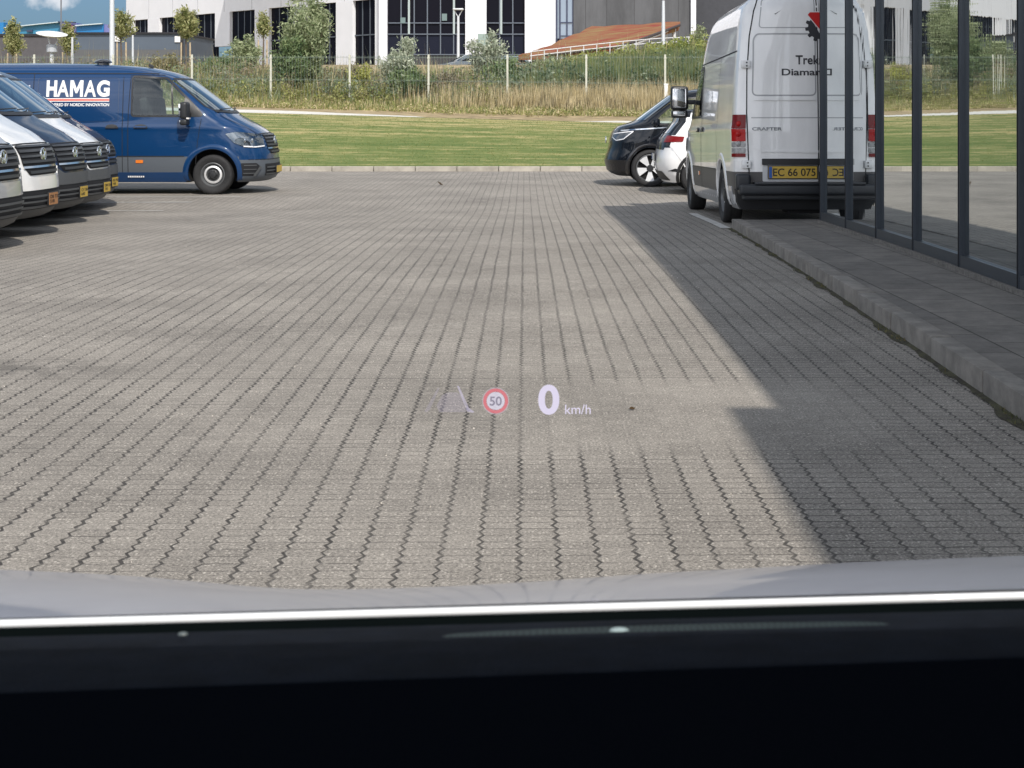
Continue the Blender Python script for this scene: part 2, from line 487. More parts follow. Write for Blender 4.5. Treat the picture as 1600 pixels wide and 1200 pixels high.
WB = 3.64
def van_body(high):
    if high:
        xf = [(.22,.95),(.26,1.05),(.35,1.12),(.47,1.136),(.6,1.13),(.75,1.11),(.9,1.07),(1.0,1.02),(1.07,.94),(1.14,.83),(1.22,.68),(1.32,.46),(1.40,.28),(1.46,.18),(1.5,.14),(2.05,-.6),(2.15,-.70),(2.45,-.80),(2.7,-.98),(2.84,-1.25),(2.91,-1.7),(2.94,-2.4)]
        ww = [(.22,.93),(.3,.98),(.5,1.01),(.8,1.02),(1.13,1.02),(1.2,1.03),(1.27,1.005),(1.45,.995),(1.8,.975),(2.1,.95),(2.55,.90),(2.74,.84),(2.84,.74),(2.90,.58),(2.94,.25)]
        xr = [(.22,-4.78),(.4,-4.84),(.5,-4.85),(1.2,-4.85),(2.1,-4.82),(2.72,-4.76),(2.88,-4.68),(2.94,-4.3)]
        zs = [.22,.26,.31,.36,.40,.47,.54,.62,.68,.75,.83,.90,.96,1.02,1.07,1.11,1.15,1.19,1.22,1.26,1.30,1.35,1.40,1.44,1.47,1.5,1.6,1.7,1.8,1.9,2.0,2.08,2.15,2.25,2.4,2.52,2.62,2.7,2.77,2.82,2.865,2.895,2.92,2.94]
    else:
        xf = [(.22,.95),(.26,1.05),(.35,1.12),(.47,1.136),(.6,1.13),(.75,1.11),(.9,1.07),(1.0,1.02),(1.07,.94),(1.14,.83),(1.22,.68),(1.32,.46),(1.40,.28),(1.46,.18),(1.5,.14),(2.02,-.56),(2.11,-.70),(2.17,-.84),(2.22,-1.0),(2.27,-1.25),(2.31,-1.6),(2.34,-2.1),(2.36,-2.9)]
        ww = [(.22,.93),(.3,.98),(.5,1.01),(.8,1.02),(1.13,1.02),(1.2,1.03),(1.27,1.005),(1.45,.99),(1.8,.955),(2.08,.91),(2.17,.87),(2.25,.79),(2.3,.68),(2.34,.5),(2.36,.2)]
        xr = [(.22,-4.78),(.4,-4.84),(.5,-4.85),(1.2,-4.85),(2.1,-4.80),(2.25,-4.74),(2.33,-4.6),(2.36,-4.2)]
        zs = [.22,.26,.31,.36,.40,.47,.54,.62,.68,.75,.83,.90,.96,1.02,1.07,1.11,1.15,1.19,1.22,1.26,1.30,1.35,1.40,1.44,1.47,1.5,1.6,1.7,1.8,1.9,2.0,2.06,2.11,2.15,2.19,2.23,2.27,2.30,2.325,2.345,2.36]
    xf = [(a, b if b < .2 else .2+(b-.2)*.83) for a, b in xf]
    Lf = [(.2,.80),(.9,.78),(1.07,.8),(1.3,.7),(1.5,.62),(2.1,.5),(2.4,.6),(2.85,.8)]
    nf = [(.2,2.7),(.9,2.7),(1.0,2.9),(1.2,3.2),(1.46,3.0),(1.6,2.7),(2.1,2.7),(2.8,2.2)]
    Lr = [(.2,.12),(2.0,.12),(2.8,.3)]
    bm = shell(zs, xf, xr, ww, Lf, nf, Lr)
    V = [v.co.copy() for v in bm.verts]
    bm.verts.index_update()
    FF = [[v.index for v in f.verts] for f in bm.faces]
    surf = Surf(V, FF)
    o = bm_obj('shell', bm)
    cuts = []
    for wx in (0, -WB):
        for s in (1, -1): cuts.append(cyl_y(wx, s*0.95, .37, .445, .64))
    # cab: windscreen opening and side window openings
    side = rounded([(-1.42, 1.42), (-.52, 1.42), (-.22, 1.425), (-.30, 1.52), (-.86, 2.06), (-1.42, 2.09)], .05)
    cuts.append(prism_y(side, -1.4, 1.4))
    cab = [(-1.55, 1.10), (-.20, 1.10), (.10, 1.50), (.6, 1.50), (-.05, 2.04), (-.68, 2.04), (-1.55, 2.06)]
    cuts.append(prism_y(cab, -.80, .80))
    me = boolean(o, cuts)
    bpy.data.objects.remove(o)
    def cl(c, n):
        loc, nn, i, d = surf.bvh.find_nearest(c)
        if d > .012:
            for wx in (0, -WB):
                if math.hypot(c.x-wx, c.z-.37) < .46 and c.z < .9: return 'wheel_arch_liner#%d%d' % (wx, c.y > 0)
            if c.z > .9: return 'cab_interior'
            return 'underbody'
        if c.z < .235: return 'underbody'
        if c.x > .38 and c.z < .62: return 'bumper'
        if c.x < -4.62 and c.z < .50: return 'rear_bumper'
        if .40 < c.z < .68 and c.x < .43: return 'side_cladding'
        return 'body'
    return split_faces(me, cl, None), surf

TYRE = mat('tyre_rubber', (.018, .018, .019), rough=.75, var=.25, vscale=9, bump=.15, bscale=60)
STEEL = mat('wheel_steel', (.12, .125, .13), rough=.45, metal=.4, var=.15, vscale=12)
WHITE_RIM = mat('rim_band', (.72, .72, .72), rough=.35, metal=.3)
DARKP = mat('black_trim', (.020, .021, .023), rough=.45, bump=.08, bscale=120)
GREYP = mat('grey_trim', (.075, .080, .085), rough=.55, var=.06, vscale=4, bump=.08, bscale=150)
LINER = mat('arch_liner', (.010, .010, .011), rough=.9)
SEAM = mat('seam_gap', (.010, .011, .014), rough=.8)
CHROME = mat('chrome', (.80, .82, .84), rough=.12, metal=1.0)
CARGLASS = glass_mat('car_glass', (.74, .82, .78), boost=.03)
SCREEN = glass_mat('windscreen_glass', (.30, .38, .38), boost=.30)
LENS = glass_mat('lamp_lens', (.75, .78, .8), boost=.12)
LAMPIN = mat('lamp_reflector', (.20, .21, .22), rough=.18, metal=.9)
RED = mat('red_lens', (.42, .008, .008), rough=.25, coat=.25, spec=.15)
REDD = mat('dark_red_lens', (.18, .005, .006), rough=.25, coat=.25, spec=.15)
CLEARL = mat('clear_lens', (.30, .30, .30), rough=.2, coat=.5, var=.3, vscale=20)
ORANGE = mat('orange_lens', (.75, .20, .03), rough=.2, coat=1)
YELLOW = mat('yellow_plate', (.56, .38, .06), rough=.5)
BLUEB = mat('blue_band', (.02, .10, .38), rough=.4)
INK = mat('black_ink', (.012, .012, .012), rough=.5)
WHITEV = mat('white_vinyl', (.80, .80, .80), rough=.35)
REDV = mat('red_vinyl', (.55, .02, .02), rough=.35)
CABIN = mat('cab_plastic', (.035, .036, .04), rough=.75)
SEATM = mat('seat_cloth', (.05, .052, .058), rough=.9, bump=.2, bscale=80)

def make_wheel(parent, x, y, s, r=.356, wdt=.235, name='wheel', alloy=False, parts=True):
    """wheel with tyre, rim and hub cap; s = +1 faces +y"""
    M = Matrix.Translation((x, y, r)) @ Matrix.Rotation(-s*PI/2, 4, 'X')
    h = wdt/2
    bm = bmesh.new()
    ri = r*.60 if not alloy else r*.74
    add_lathe(bm, [(ri, -h*.8), (r*.80, -h), (r*.93, -h*.97), (r*.985, -h*.8), (r, -h*.5), (r, -h*.30), (r*.985, -h*.28), (r*.985, -h*.22), (r, -h*.2), (r, h*.2), (r*.985, h*.22), (r*.985, h*.28), (r, h*.3), (r, h*.5), (r*.985, h*.8), (r*.93, h*.97), (r*.87, h*1.0), (r*.80, h), (ri+.012, h*.86), (ri, h*.78)], M, 40, closed=True)
    ty = bm_obj('tyre', bm, TYRE, parent, True, 45)
    bm = bmesh.new()
    if not alloy:
        add_lathe(bm, [(ri+.004, h*.80), (ri-.008, h*.84), (ri-.02, h*.62), (ri-.035, h*.40), (ri*.80, h*.30), (ri*.72, h*.42), (ri*.55, h*.52), (ri*.45, h*.30), (0.0, h*.30)], M, 40)
        rim = bm_obj('rim', bm, STEEL, parent, True, 40)
        bm = bmesh.new()
        add_lathe(bm, [(ri*.76, h*.40), (ri*.74, h*.50), (ri*.60, h*.60), (ri*.57, h*.50)], M, 40)
        b2 = bm_obj('rim_band', bm, WHITE_RIM, rim, True, 40)
        bm = bmesh.new()
        for k in range(16):
            a = 2*PI*k/16
            Mk = M @ Matrix.Translation((ri*.855*math.cos(a), ri*.855*math.sin(a), h*.335))
            bmesh.ops.create_cone(bm, cap_ends=True, segments=8, radius1=.0125, radius2=.0125, depth=.012, matrix=Mk)
        bm_obj('vent_hole', bm, LINER, rim)['kind'] = 'stuff'
        bm = bmesh.new()
        add_lathe(bm, [(ri*.44, h*.32), (ri*.42, h*.52), (ri*.30, h*.60), (ri*.26, h*.76), (ri*.12, h*.80), (0, h*.80)], M, 24)
        for k in range(5):
            a = 2*PI*k/5
            Mk = M @ Matrix.Translation((ri*.34*math.cos(a), ri*.34*math.sin(a), h*.58))
            bmesh.ops.create_cone(bm, cap_ends=True, segments=6, radius1=.013, radius2=.011, depth=.03, matrix=Mk)
        bm_obj('hub_cap', bm, DARKP, rim, True, 40)
    else:
        add_lathe(bm, [(ri+.004, h*.82), (ri-.012, h*.86), (ri-.03, h*.5), (ri-.035, -h*.5)], M, 40)
        rim = bm_obj('rim', bm, STEEL, parent, True, 40)
        bm = bmesh.new(); add_lathe(bm, [(ri-.02, h*.1), (0, h*.1)], M, 32); bm_obj('brake_disc', bm, LINER, rim)
        for k in range(5):
            a = 2*PI*k/5+.3
            bm = bmesh.new()
            for da, wd in ((-.17, .05), (.17, .05)):
                p0 = Vector((.05*math.cos(a), .05*math.sin(a), h*.6)); p1 = Vector((ri*.95*math.cos(a+da), ri*.95*math.sin(a+da), h*.72))
                dd = (p1-p0).normalized(); q = Vector((-dd.y, dd.x, 0))
                vsx = []
                for pp, ww_ in ((p0, .022), (p1, .045)):
                    for sg in (-1, 1):
                        for dz in (0, -.03): vsx.append(bm.verts.new(M @ (pp+q*sg*ww_+Vector((0, 0, dz)))))
                v = vsx
                for f in ((0, 2, 6, 4), (1, 5, 7, 3), (0, 4, 5, 1), (2, 3, 7, 6), (0, 1, 3, 2), (4, 6, 7, 5)): bm.faces.new([v[i] for i in f])
            bm_obj('spoke', bm, mat('alloy_face', (.80, .81, .82), rough=.35, metal=.3), rim)
        bm = bmesh.new(); add_lathe(bm, [(.07, h*.5), (.065, h*.74), (0, h*.76)], M, 20); bm_obj('hub_cap', bm, DARKP, rim, True, 40)
    return ty
def make_wheels(parent, spots, **k):
    for (x, y, s) in spots:
        e = empty('wheel', (0, 0, 0)); e.parent = parent
        make_wheel(e, x, y, s, **k)
def plate(parent, surf, cx, cz, mode, text, wid=.504, hgt=.118, off=.03, colour=None, name='number_plate', frame=True, band=True):
    """rectangular plate: frame, yellow sheet, band and digits; u axis chosen so that text reads properly"""
    sg = {'front': 1, 'rear': -1, 'right': 1, 'left': -1}[mode]
    o = box(name, (0, 0, 0), (.022, wid+.02, hgt+.02), DARKP, parent, bevel=.004)
    # local frame x = outward
    o0 = surf.hit(Vector((4 if mode == 'front' else -9, cx, cz)), Vector((-1 if mode == 'front' else 1, 0, 0)), off)
    o.location = (o0.x, cx, cz)
    o.rotation_euler = (0, 0, 0 if mode == 'front' else PI)
    sh_ = box('plate_sheet', (.0125, 0, 0), (.004, wid, hgt), colour or YELLOW, o)
    if band: box('euro_band', (.0165, -wid/2+.022, 0), (.003, .038, hgt-.006), BLUEB, o)
    if text:
        v, f = fit_text(text, -wid/2+(.052 if band else .02), wid/2-.018, -hgt*.33, hgt*.33, offset=.012)
        mesh_obj('plate_digits', [(.0175, a, b) for a, b in v], f, INK, o)
    return o
def vw_badge(parent, x, r=.075, z=.95, facing=1):
    bm = bmesh.new()
    M = Matrix.Translation((x, 0, z)) @ Matrix.Rotation(facing*PI/2, 4, 'Y')
    add_lathe(bm, [(r, 0), (r, .012), (r*.95, .018), (r*.88, .012), (r*.88, 0)], M, 28, closed=True)
    def stroke(p, q):
        p, q = Vector((0, p[0], p[1])), Vector((0, q[0], q[1])); d = (q-p).normalized(); n = Vector((0, -d.z, d.y))*r*.085
        vsx = []
        for X in (x+.002*facing, x+.014*facing):
            for a in (p+n, q+n, q-n, p-n): vsx.append(bm.verts.new((X, a.y, a.z+z)))
        for f in ((0, 1, 2, 3), (4, 7, 6, 5), (0, 4, 5, 1), (1, 5, 6, 2), (2, 6, 7, 3), (3, 7, 4, 0)): bm.faces.new([vsx[i] for i in f])
    for s in (-1, 1):
        stroke((s*r*.36, r*.82), (0, r*.12))
        stroke((s*r*.80, r*.42), (s*r*.36, -r*.78)); stroke((s*r*.36, -r*.78), (0, -r*.05))
    bm_obj('badge', bm, CHROME, parent, True, 30)

def make_van(name, surfset, paintm, high=False, front=True, rear=True, bumper=None, cladding=None, sill=None, bumper_upper=False, plate_text='', plate_col=None, side_detail=True, mirror_spec=(0, 1)):
    meshes, S = surfset
    root = empty(name, (0, 0, 0))
    for g, me in meshes.items():
        g = g.split('#')[0]
        o = bpy.data.objects.new(g, me); COL.objects.link(o); o.parent = root
        if not me.materials: me.materials.append(None)
        m = {'body': paintm, 'bumper': bumper or GREYP, 'rear_bumper': DARKP, 'side_cladding': cladding or GREYP, 'cab_interior': CABIN, 'underbody': LINER, 'wheel_arch_liner': LINER}[g]
        setmat(o, m)
    # windscreen and door glass
    ws = [(-.80, 1.51), (-.84, 1.56), (-.74, 2.0), (-.70, 2.05), (.70, 2.05), (.74, 2.0), (.84, 1.56), (.80, 1.51), (.4, 1.485), (-.4, 1.485)]
    v, f = fill2d(ws, .12)
    V = []
    for (u, z) in v: V.append(S.hit(Vector((3, u, z)), Vector((-1, 0, 0)), .003))
    o = mesh_obj('windscreen', V, f, SCREEN, root, True)
    S.line('windscreen_surround', [(-.80, 1.50), (-.85, 1.57), (-.75, 2.02), (-.70, 2.065), (.70, 2.065), (.75, 2.02), (.85, 1.57), (.80, 1.50)], .035, 'front', DARKP, root, .005)
    wip = S.poly('wiper_cowl', [(-.82, 1.465), (-.4, 1.445), (.4, 1.445), (.82, 1.465), (.80, 1.51), (.4, 1.49), (-.4, 1.49), (-.80, 1.51)], 'front', DARKP, root, .012, .01)
    bm = bmesh.new()
    for y0, y1 in ((-.70, .02), (.0, .70)):
        pts = [S.hit(Vector((3, y0+(y1-y0)*k/6, 1.50+.02*k/6)), Vector((-1, 0, 0)), .03) for k in range(7)]
        add_tube(bm, pts, .009, 6)
    bm_obj('wiper', bm, DARKP, wip, True)
    win = [(-1.44, 1.40), (-.52, 1.40), (-.18, 1.405), (-.27, 1.52), (-.84, 2.075), (-1.44, 2.105)]
    for s in ('right', 'left'):
        d = empty('cab_door', (0, 0, 0)); d.parent = root
        S.poly('door_window', rounded(win, .05), s, CARGLASS, d, .004, 0, .12)
        ring = rounded(win, .05); ring = ring+[ring[0]]
        S.line('window_seal', ring, .035, s, DARKP, d, .006)
        S.line('window_divider', [(-.70, 1.42), (-.745, 1.98)], .03, s, DARKP, d, .008)
        S.poly('mirror_base', [(-.56, 1.40), (-.17, 1.40), (-.50, 1.74)], s, DARKP, d, .010, .01, .08, .02)
        S.line('door_seam', [(-1.50, .30), (-1.50, 1.45), (-1.47, 2.12), (-.90, 2.13)], .012, s, SEAM, d, .003)
        S.line('door_seam', [(-.30, .55), (-.26, .95), (-.20, 1.35)], .010, s, SEAM, d, .003)
        S.poly('door_handle', [(-1.40, 1.185), (-1.36, 1.235), (-1.26, 1.25), (-1.18, 1.235), (-1.14, 1.185)], s, DARKP, d, .018, .016, .06, .02)
        S.line('handle_grip', [(-1.37, 1.205), (-1.17, 1.205)], .028, s, paintm, d, .030)
    # mirrors
    mz, mk = mirror_spec
    for s in (1, -1):
        bm = bmesh.new()
        add_box(bm, (-.44, s*1.21, 1.50+mz), (.13, .22*mk, .30*mk), Matrix.Rotation(s*.12, 4, 'Z'), .05, 3)
        add_box(bm, (-.44, s*1.21, 1.29+mz-.15*(mk-1)), (.12, .20*mk, .10*mk), Matrix.Rotation(s*.12, 4, 'Z'), .035, 3)
        add_box(bm, (-.42, s*1.06, 1.44+mz), (.08, .20, .07), None, .02, 2)
        mi = bm_obj('door_mirror', bm, DARKP, root, True, 45)
        bm = bmesh.new(); add_box(bm, (-.506, s*1.22, 1.50+mz), (.012, .17*mk, .24*mk), Matrix.Rotation(s*.12, 4, 'Z'), .02, 2)
        bm_obj('mirror_glass', bm, mat('mirror_silver', (.8, .8, .8), rough=.03, metal=1.0), mi, True)
        bm = bmesh.new(); add_box(bm, (-.502, s*1.22, 1.295+mz-.15*(mk-1)), (.012, .15*mk, .06*mk), Matrix.Rotation(s*.12, 4, 'Z'), .012, 2)
        bm_obj('mirror_glass', bm, mat('mirror_silver', (.8, .8, .8), rough=.03, metal=1.0), mi, True)
        bm = bmesh.new(); add_box(bm, (-.37, s*1.235, 1.36+mz), (.05, .16, .03), None, .01, 2)
        bm_obj('indicator', bm, mat('mirror_indicator', (.75, .72, .68), rough=.2, coat=1), mi, True)
    # cab contents
    for s in (1, -1):
        bm = bmesh.new()
        add_box(bm, (-1.30, s*.45, 1.42), (.14, .46, .62), Matrix.Rotation(-.12, 4, 'Y'), .05, 3)
        add_box(bm, (-1.33, s*.45, 1.82), (.11, .26, .20), None, .04, 3)
        add_box(bm, (-1.05, s*.45, 1.13), (.45, .46, .08), None, .03, 2)
        bm_obj('seat', bm, SEATM, root, True, 45)
    bm = bmesh.new()
    M = Matrix.Translation((-.62, .45, 1.42)) @ Matrix.Rotation(-1.0, 4, 'Y')
    ringp = [(.19+.014*math.cos(a), .014*math.sin(a)) for a in [2*PI*k/8 for k in range(8)]]
    add_lathe(bm, ringp, M, 24, closed=True)
    bm_obj('steering_wheel', bm, DARKP, root, True, 60)
    box('dashboard', (-.15, 0, 1.32), (.45, 1.56, .30), CABIN, root, bevel=.06)
    # arch lips
    for wx in (0, -WB):
        for s in ('right', 'left'):
            v = []; f = []
            sy = -1 if s == 'right' else 1
            prof = [(.437, -.03), (.440, .010), (.455, .017), (.50, .012), (.535, .0), (.54, -.02)]
            angs = [(-28+236*k/30) for k in range(31)]
            for a in angs:
                for r_, o_ in prof:
                    x = wx+r_*math.cos(R(a)); z = max(.25, .37+r_*math.sin(R(a)))
                    p = S.hit(Vector((x, sy*3, z)), Vector((0, -sy, 0)), 0)
                    v.append((p.x, p.y+sy*o_, p.z))
            n = len(prof)
            for i in range(30):
                for k in range(n-1): f.append([i*n+k, i*n+k+1, (i+1)*n+k+1, (i+1)*n+k])
            mesh_obj('wheel_arch_trim', v, f, paintm, root, True, 60)
    make_wheels(root, [(0, -.895, -1), (0, .895, 1), (-WB, -.895, -1), (-WB, .895, 1)])
    bm = bmesh.new(); add_tube(bm, [(0, -.8, .34), (0, .8, .34)], .05); add_tube(bm, [(-WB, -.8, .34), (-WB, .8, .34)], .07)
    add_box(bm, (-1.8, 0, .30), (4.4, .7, .14))
    bm_obj('chassis', bm, LINER, root)
    if side_detail:
        for s in ('right', 'left'):
            S.line('panel_seam', [(-1.60, .30), (-1.60, 2.10)], .012, s, SEAM, root, .003)
            S.line('panel_seam', [(-3.20, .30), (-3.20, 2.15)], .012, s, SEAM, root, .003)
            S.line('cladding_edge', [(-3.1, .685), (-.50, .685)], .014, s, DARKP, root, .006)
            if sill: S.poly('sill', [(-3.10, .235), (-.48, .235), (-.48, .40), (-3.10, .40)], s, sill, root, .012, .012, .2)
            S.line('roof_gutter', [(-4.6, 2.16 if not high else 2.35), (-1.0, 2.155 if not high else 2.35)], .018, s, SEAM, root, .003)
            S.poly('side_marker', [(-1.36, .565), (-1.23, .565), (-1.23, .62), (-1.36, .62)], s, ORANGE, root, .010, .01, .05, .01)
            ring = rounded([(-3.12, 1.30), (-1.68, 1.30), (-1.68, 2.08), (-3.12, 2.08)], .06); ring += [ring[0]]
            S.line('panel_shade_line', ring, .012, s, mat('shade_line_'+paintm.name, tuple(c*.75 for c in paintm.node_tree.nodes['Principled BSDF'].inputs['Base Color'].default_value[:3]), rough=.3, coat=1), root, .0035)  # darker copy of the paint, drawn in place of shade along the pressing
            S.poly('slide_handle', [(-1.90, 1.185), (-1.87, 1.235), (-1.78, 1.25), (-1.70, 1.235), (-1.66, 1.185)], s, DARKP, root, .018, .016, .06, .02)
    if front:
        # headlights wrap round the corner
        for s in (1, -1):
            mode = ('diag', (-.62, -s*.78, 0), (.54, s*.80, 0))
            poly_ = [(-.38, 1.085), (-.20, 1.115), (.05, 1.085), (.34, 1.05), (.34, .86), (.12, .845), (-.10, .86), (-.24, .92)]
            if s == -1: poly_ = [(-u, z) for u, z in poly_]
            hl = S.poly('headlight', poly_, mode, LAMPIN, root, .004, 0, .06, .03)
            S.poly('headlight_lens', poly_, mode, LENS, hl, .018, .016, .06, .03)
            c = S.hit(Vector((.54, s*.80, 0))+Vector((0, 0, .96))-Vector(mode[1]).normalized()*3, Vector(mode[1]).normalized(), .008)
            for dx in (-.07, .07):
                side = Vector((-mode[1][1], mode[1][0], 0)).normalized()
                cc = c+side*dx
                bm = bmesh.new(); bmesh.ops.create_uvsphere(bm, u_segments=14, v_segments=8, radius=.045, matrix=Matrix.Translation(cc)@Matrix.Diagonal((.4, .8, 1, 1)))
                bm_obj('lamp_bowl', bm, CHROME, hl, True)
            S.line('daylight_strip', [(p[0], p[1]) for p in poly_[4:7]], .022, mode, mat('drl', (.8, .8, .82), rough=.15, coat=1), hl, .021)
        gr = S.poly('grille', [(-.52, .83), (-.54, 1.06), (.54, 1.06), (.52, .83), (.42, .72), (-.42, .72)], 'front', SEAM, root, .006, 0, .07, .03)
        for i, z in enumerate((.755, .815, .875, .935, .995, 1.045)):
            hw = .42 if z < .8 else .53
            S.line('grille_slat', [(-hw, z), (0, z), (hw, z)], .024 if i % 2 else .030, 'front', mat('slat_black', (.035, .037, .04), rough=.4) if i != 1 else CHROME, gr, .022)
        p = S.hit(Vector((4, 0, .95)), Vector((-1, 0, 0)), 0)
        vw_badge(root, p.x+.022, .085, .95)
        lg = S.poly('lower_grille', [(-.62, .33), (-.66, .54), (.66, .54), (.62, .33)], 'front', SEAM, root, .006, 0, .07, .03)
        for z in (.36, .42, .48): S.line('grille_slat', [(-.62, z), (0, z), (.62, z)], .022, 'front', GREYP, lg, .022)
        for s in (1, -1):
            mode = ('diag', (-.72, -s*.70, 0), (.58, s*.78, 0))
            q = [(-.16, .33), (-.20, .56), (.08, .56), (.16, .50), (.10, .33)]
            q = [(u*s, z) for u, z in q]
            fg = S.poly('fog_recess', q, mode, SEAM, root, .005, 0, .06, .02)
            for z in (.38, .45, .52): S.line('recess_slat', [(-.15*s, z), (.08*s, z)], .016, mode, GREYP, fg, .014)
            S.line('recess_brace', [(.16*s, .50), (.04*s, .34)], .05, mode, GREYP, fg, .03)
        S.line('bumper_seam', [(-1.0, .62), (-.5, .62), (.5, .62), (1.0, .62)], .012, 'front', SEAM, root, .004)
        S.line('bonnet_seam', [(-.62, 1.072), (-.3, 1.082), (.3, 1.082), (.62, 1.072)], .014, 'front', SEAM, root, .004)
        for s in (-1, 1):
            S.line('bonnet_seam', [(.73, s*.66), (.53, s*.74), (.3, s*.80), (.1, s*.82)], .012, 'top', SEAM, root, .004)
            S.line('bonnet_crease', [(.70, s*.30), (.45, s*.42), (.2, s*.50)], .012, 'top', paintm, root, .010)
        if bumper_upper == 'grey':
            S.poly('bumper_cover', [(-.98, .50), (-1.0, .73), (-.62, .80), (-.44, .70), (.44, .70), (.62, .80), (1.0, .73), (.98, .50), (.6, .55), (-.6, .55)], 'front', GREYP, root, .014, .012, .08, .03)
        elif bumper_upper:
            S.poly('bumper_cover', [(-.98, .50), (-1.0, .76), (-.62, .80), (-.44, .70), (.44, .70), (.62, .80), (1.0, .76), (.98, .50), (.6, .55), (-.6, .55)], 'front', paintm, root, .014, .012, .08, .03)
        if plate_text is not None: plate(root, S, .12 if plate_text else 0, .43, 'front', plate_text, wid=.28 if plate_text else .504, hgt=.14 if plate_text else .118, off=.03, colour=plate_col, band=False)
    for sx in (-1.0,):
        bm = bmesh.new()
        p = S.hit(Vector((-1.35, 0, 6)), Vector((0, 0, -1)), 0)
        add_box(bm, (p.x, 0, p.z+.03), (.10, .02, .06), Matrix.Rotation(.5, 4, 'Y'), .008)
        bm_obj('roof_aerial', bm, DARKP, root, True)
    return root, S
# ------------------------------------------------------------------ ground levels
HT = [(-60,1.37),(8,1.37),(12,1.39),(15,1.43),(17,1.465),(19,1.505),(21,1.56),(23,1.60),(27,1.58),(60,1.58)]
def gz(X, Y):
    h = interp(HT, Y)
    side = min(1, max(0, (-X-2)/4)) * max(0, min(1, (Y-11)/3, (25.5-Y)/2))
    return CAMZ - h - .05*side
KY = 35.5
def crest(X):
    X = max(-40, min(12, X))
    return .905 - .0267*X
def zb(X):
    return 1.12-.022*max(-40, min(14, X))
def zt(X):
    return float(np.interp(X, [-60, -20, -14, -6, -1, 1.5, 5.5, 20, 60], [2.4, 2.4, 2.35, 2.1, 2.3, 2.9, 3.45, 3.6, 3.6]))
def tz(X, Y):
    """terrain height beyond the kerb"""
    if Y <= 46:
        t = max(0, (Y-KY-.15)/(46-KY-.15))
        z0 = gz(X, KY)+.11
        s = t*t*(3-2*t)*.35+t*.65
        return z0+(crest(X)-z0)*s
    if Y <= 47.3:
        lift = float(np.interp(X, [-60, -8, -4.0, -3.2, 1.0, 1.9, 3.5, 6], [.09, .08, .015, -.05, -.05, .03, .06, .10]))
        return crest(X)+lift*(Y-46)/1.3
    if Y <= 50: 
        a = tz(X, 47.3); return a+(zb(X)-a)*(Y-47.3)/2.7
    if Y <= 58:
        t = (Y-50)/8; return zb(X)+(zt(X)-zb(X))*(t**.85)
    if Y <= 70: return zt(X)+(3.3-zt(X))*max(0, (Y-62)/8 if Y > 62 else 0)
    return 3.3
def sheet(name, xs, ys, fz, m, kind='structure', label=None):
    xs = list(xs); ys = list(ys)
    v = [(x, y, fz(x, y)) for y in ys for x in xs]
    n = len(xs)
    f = [[j*n+i, j*n+i+1, (j+1)*n+i+1, (j+1)*n+i] for j in range(len(ys)-1) for i in range(n-1)]
    o = mesh_obj(name, v, f, m, None, True, 60)
    o['kind'] = kind
    return o

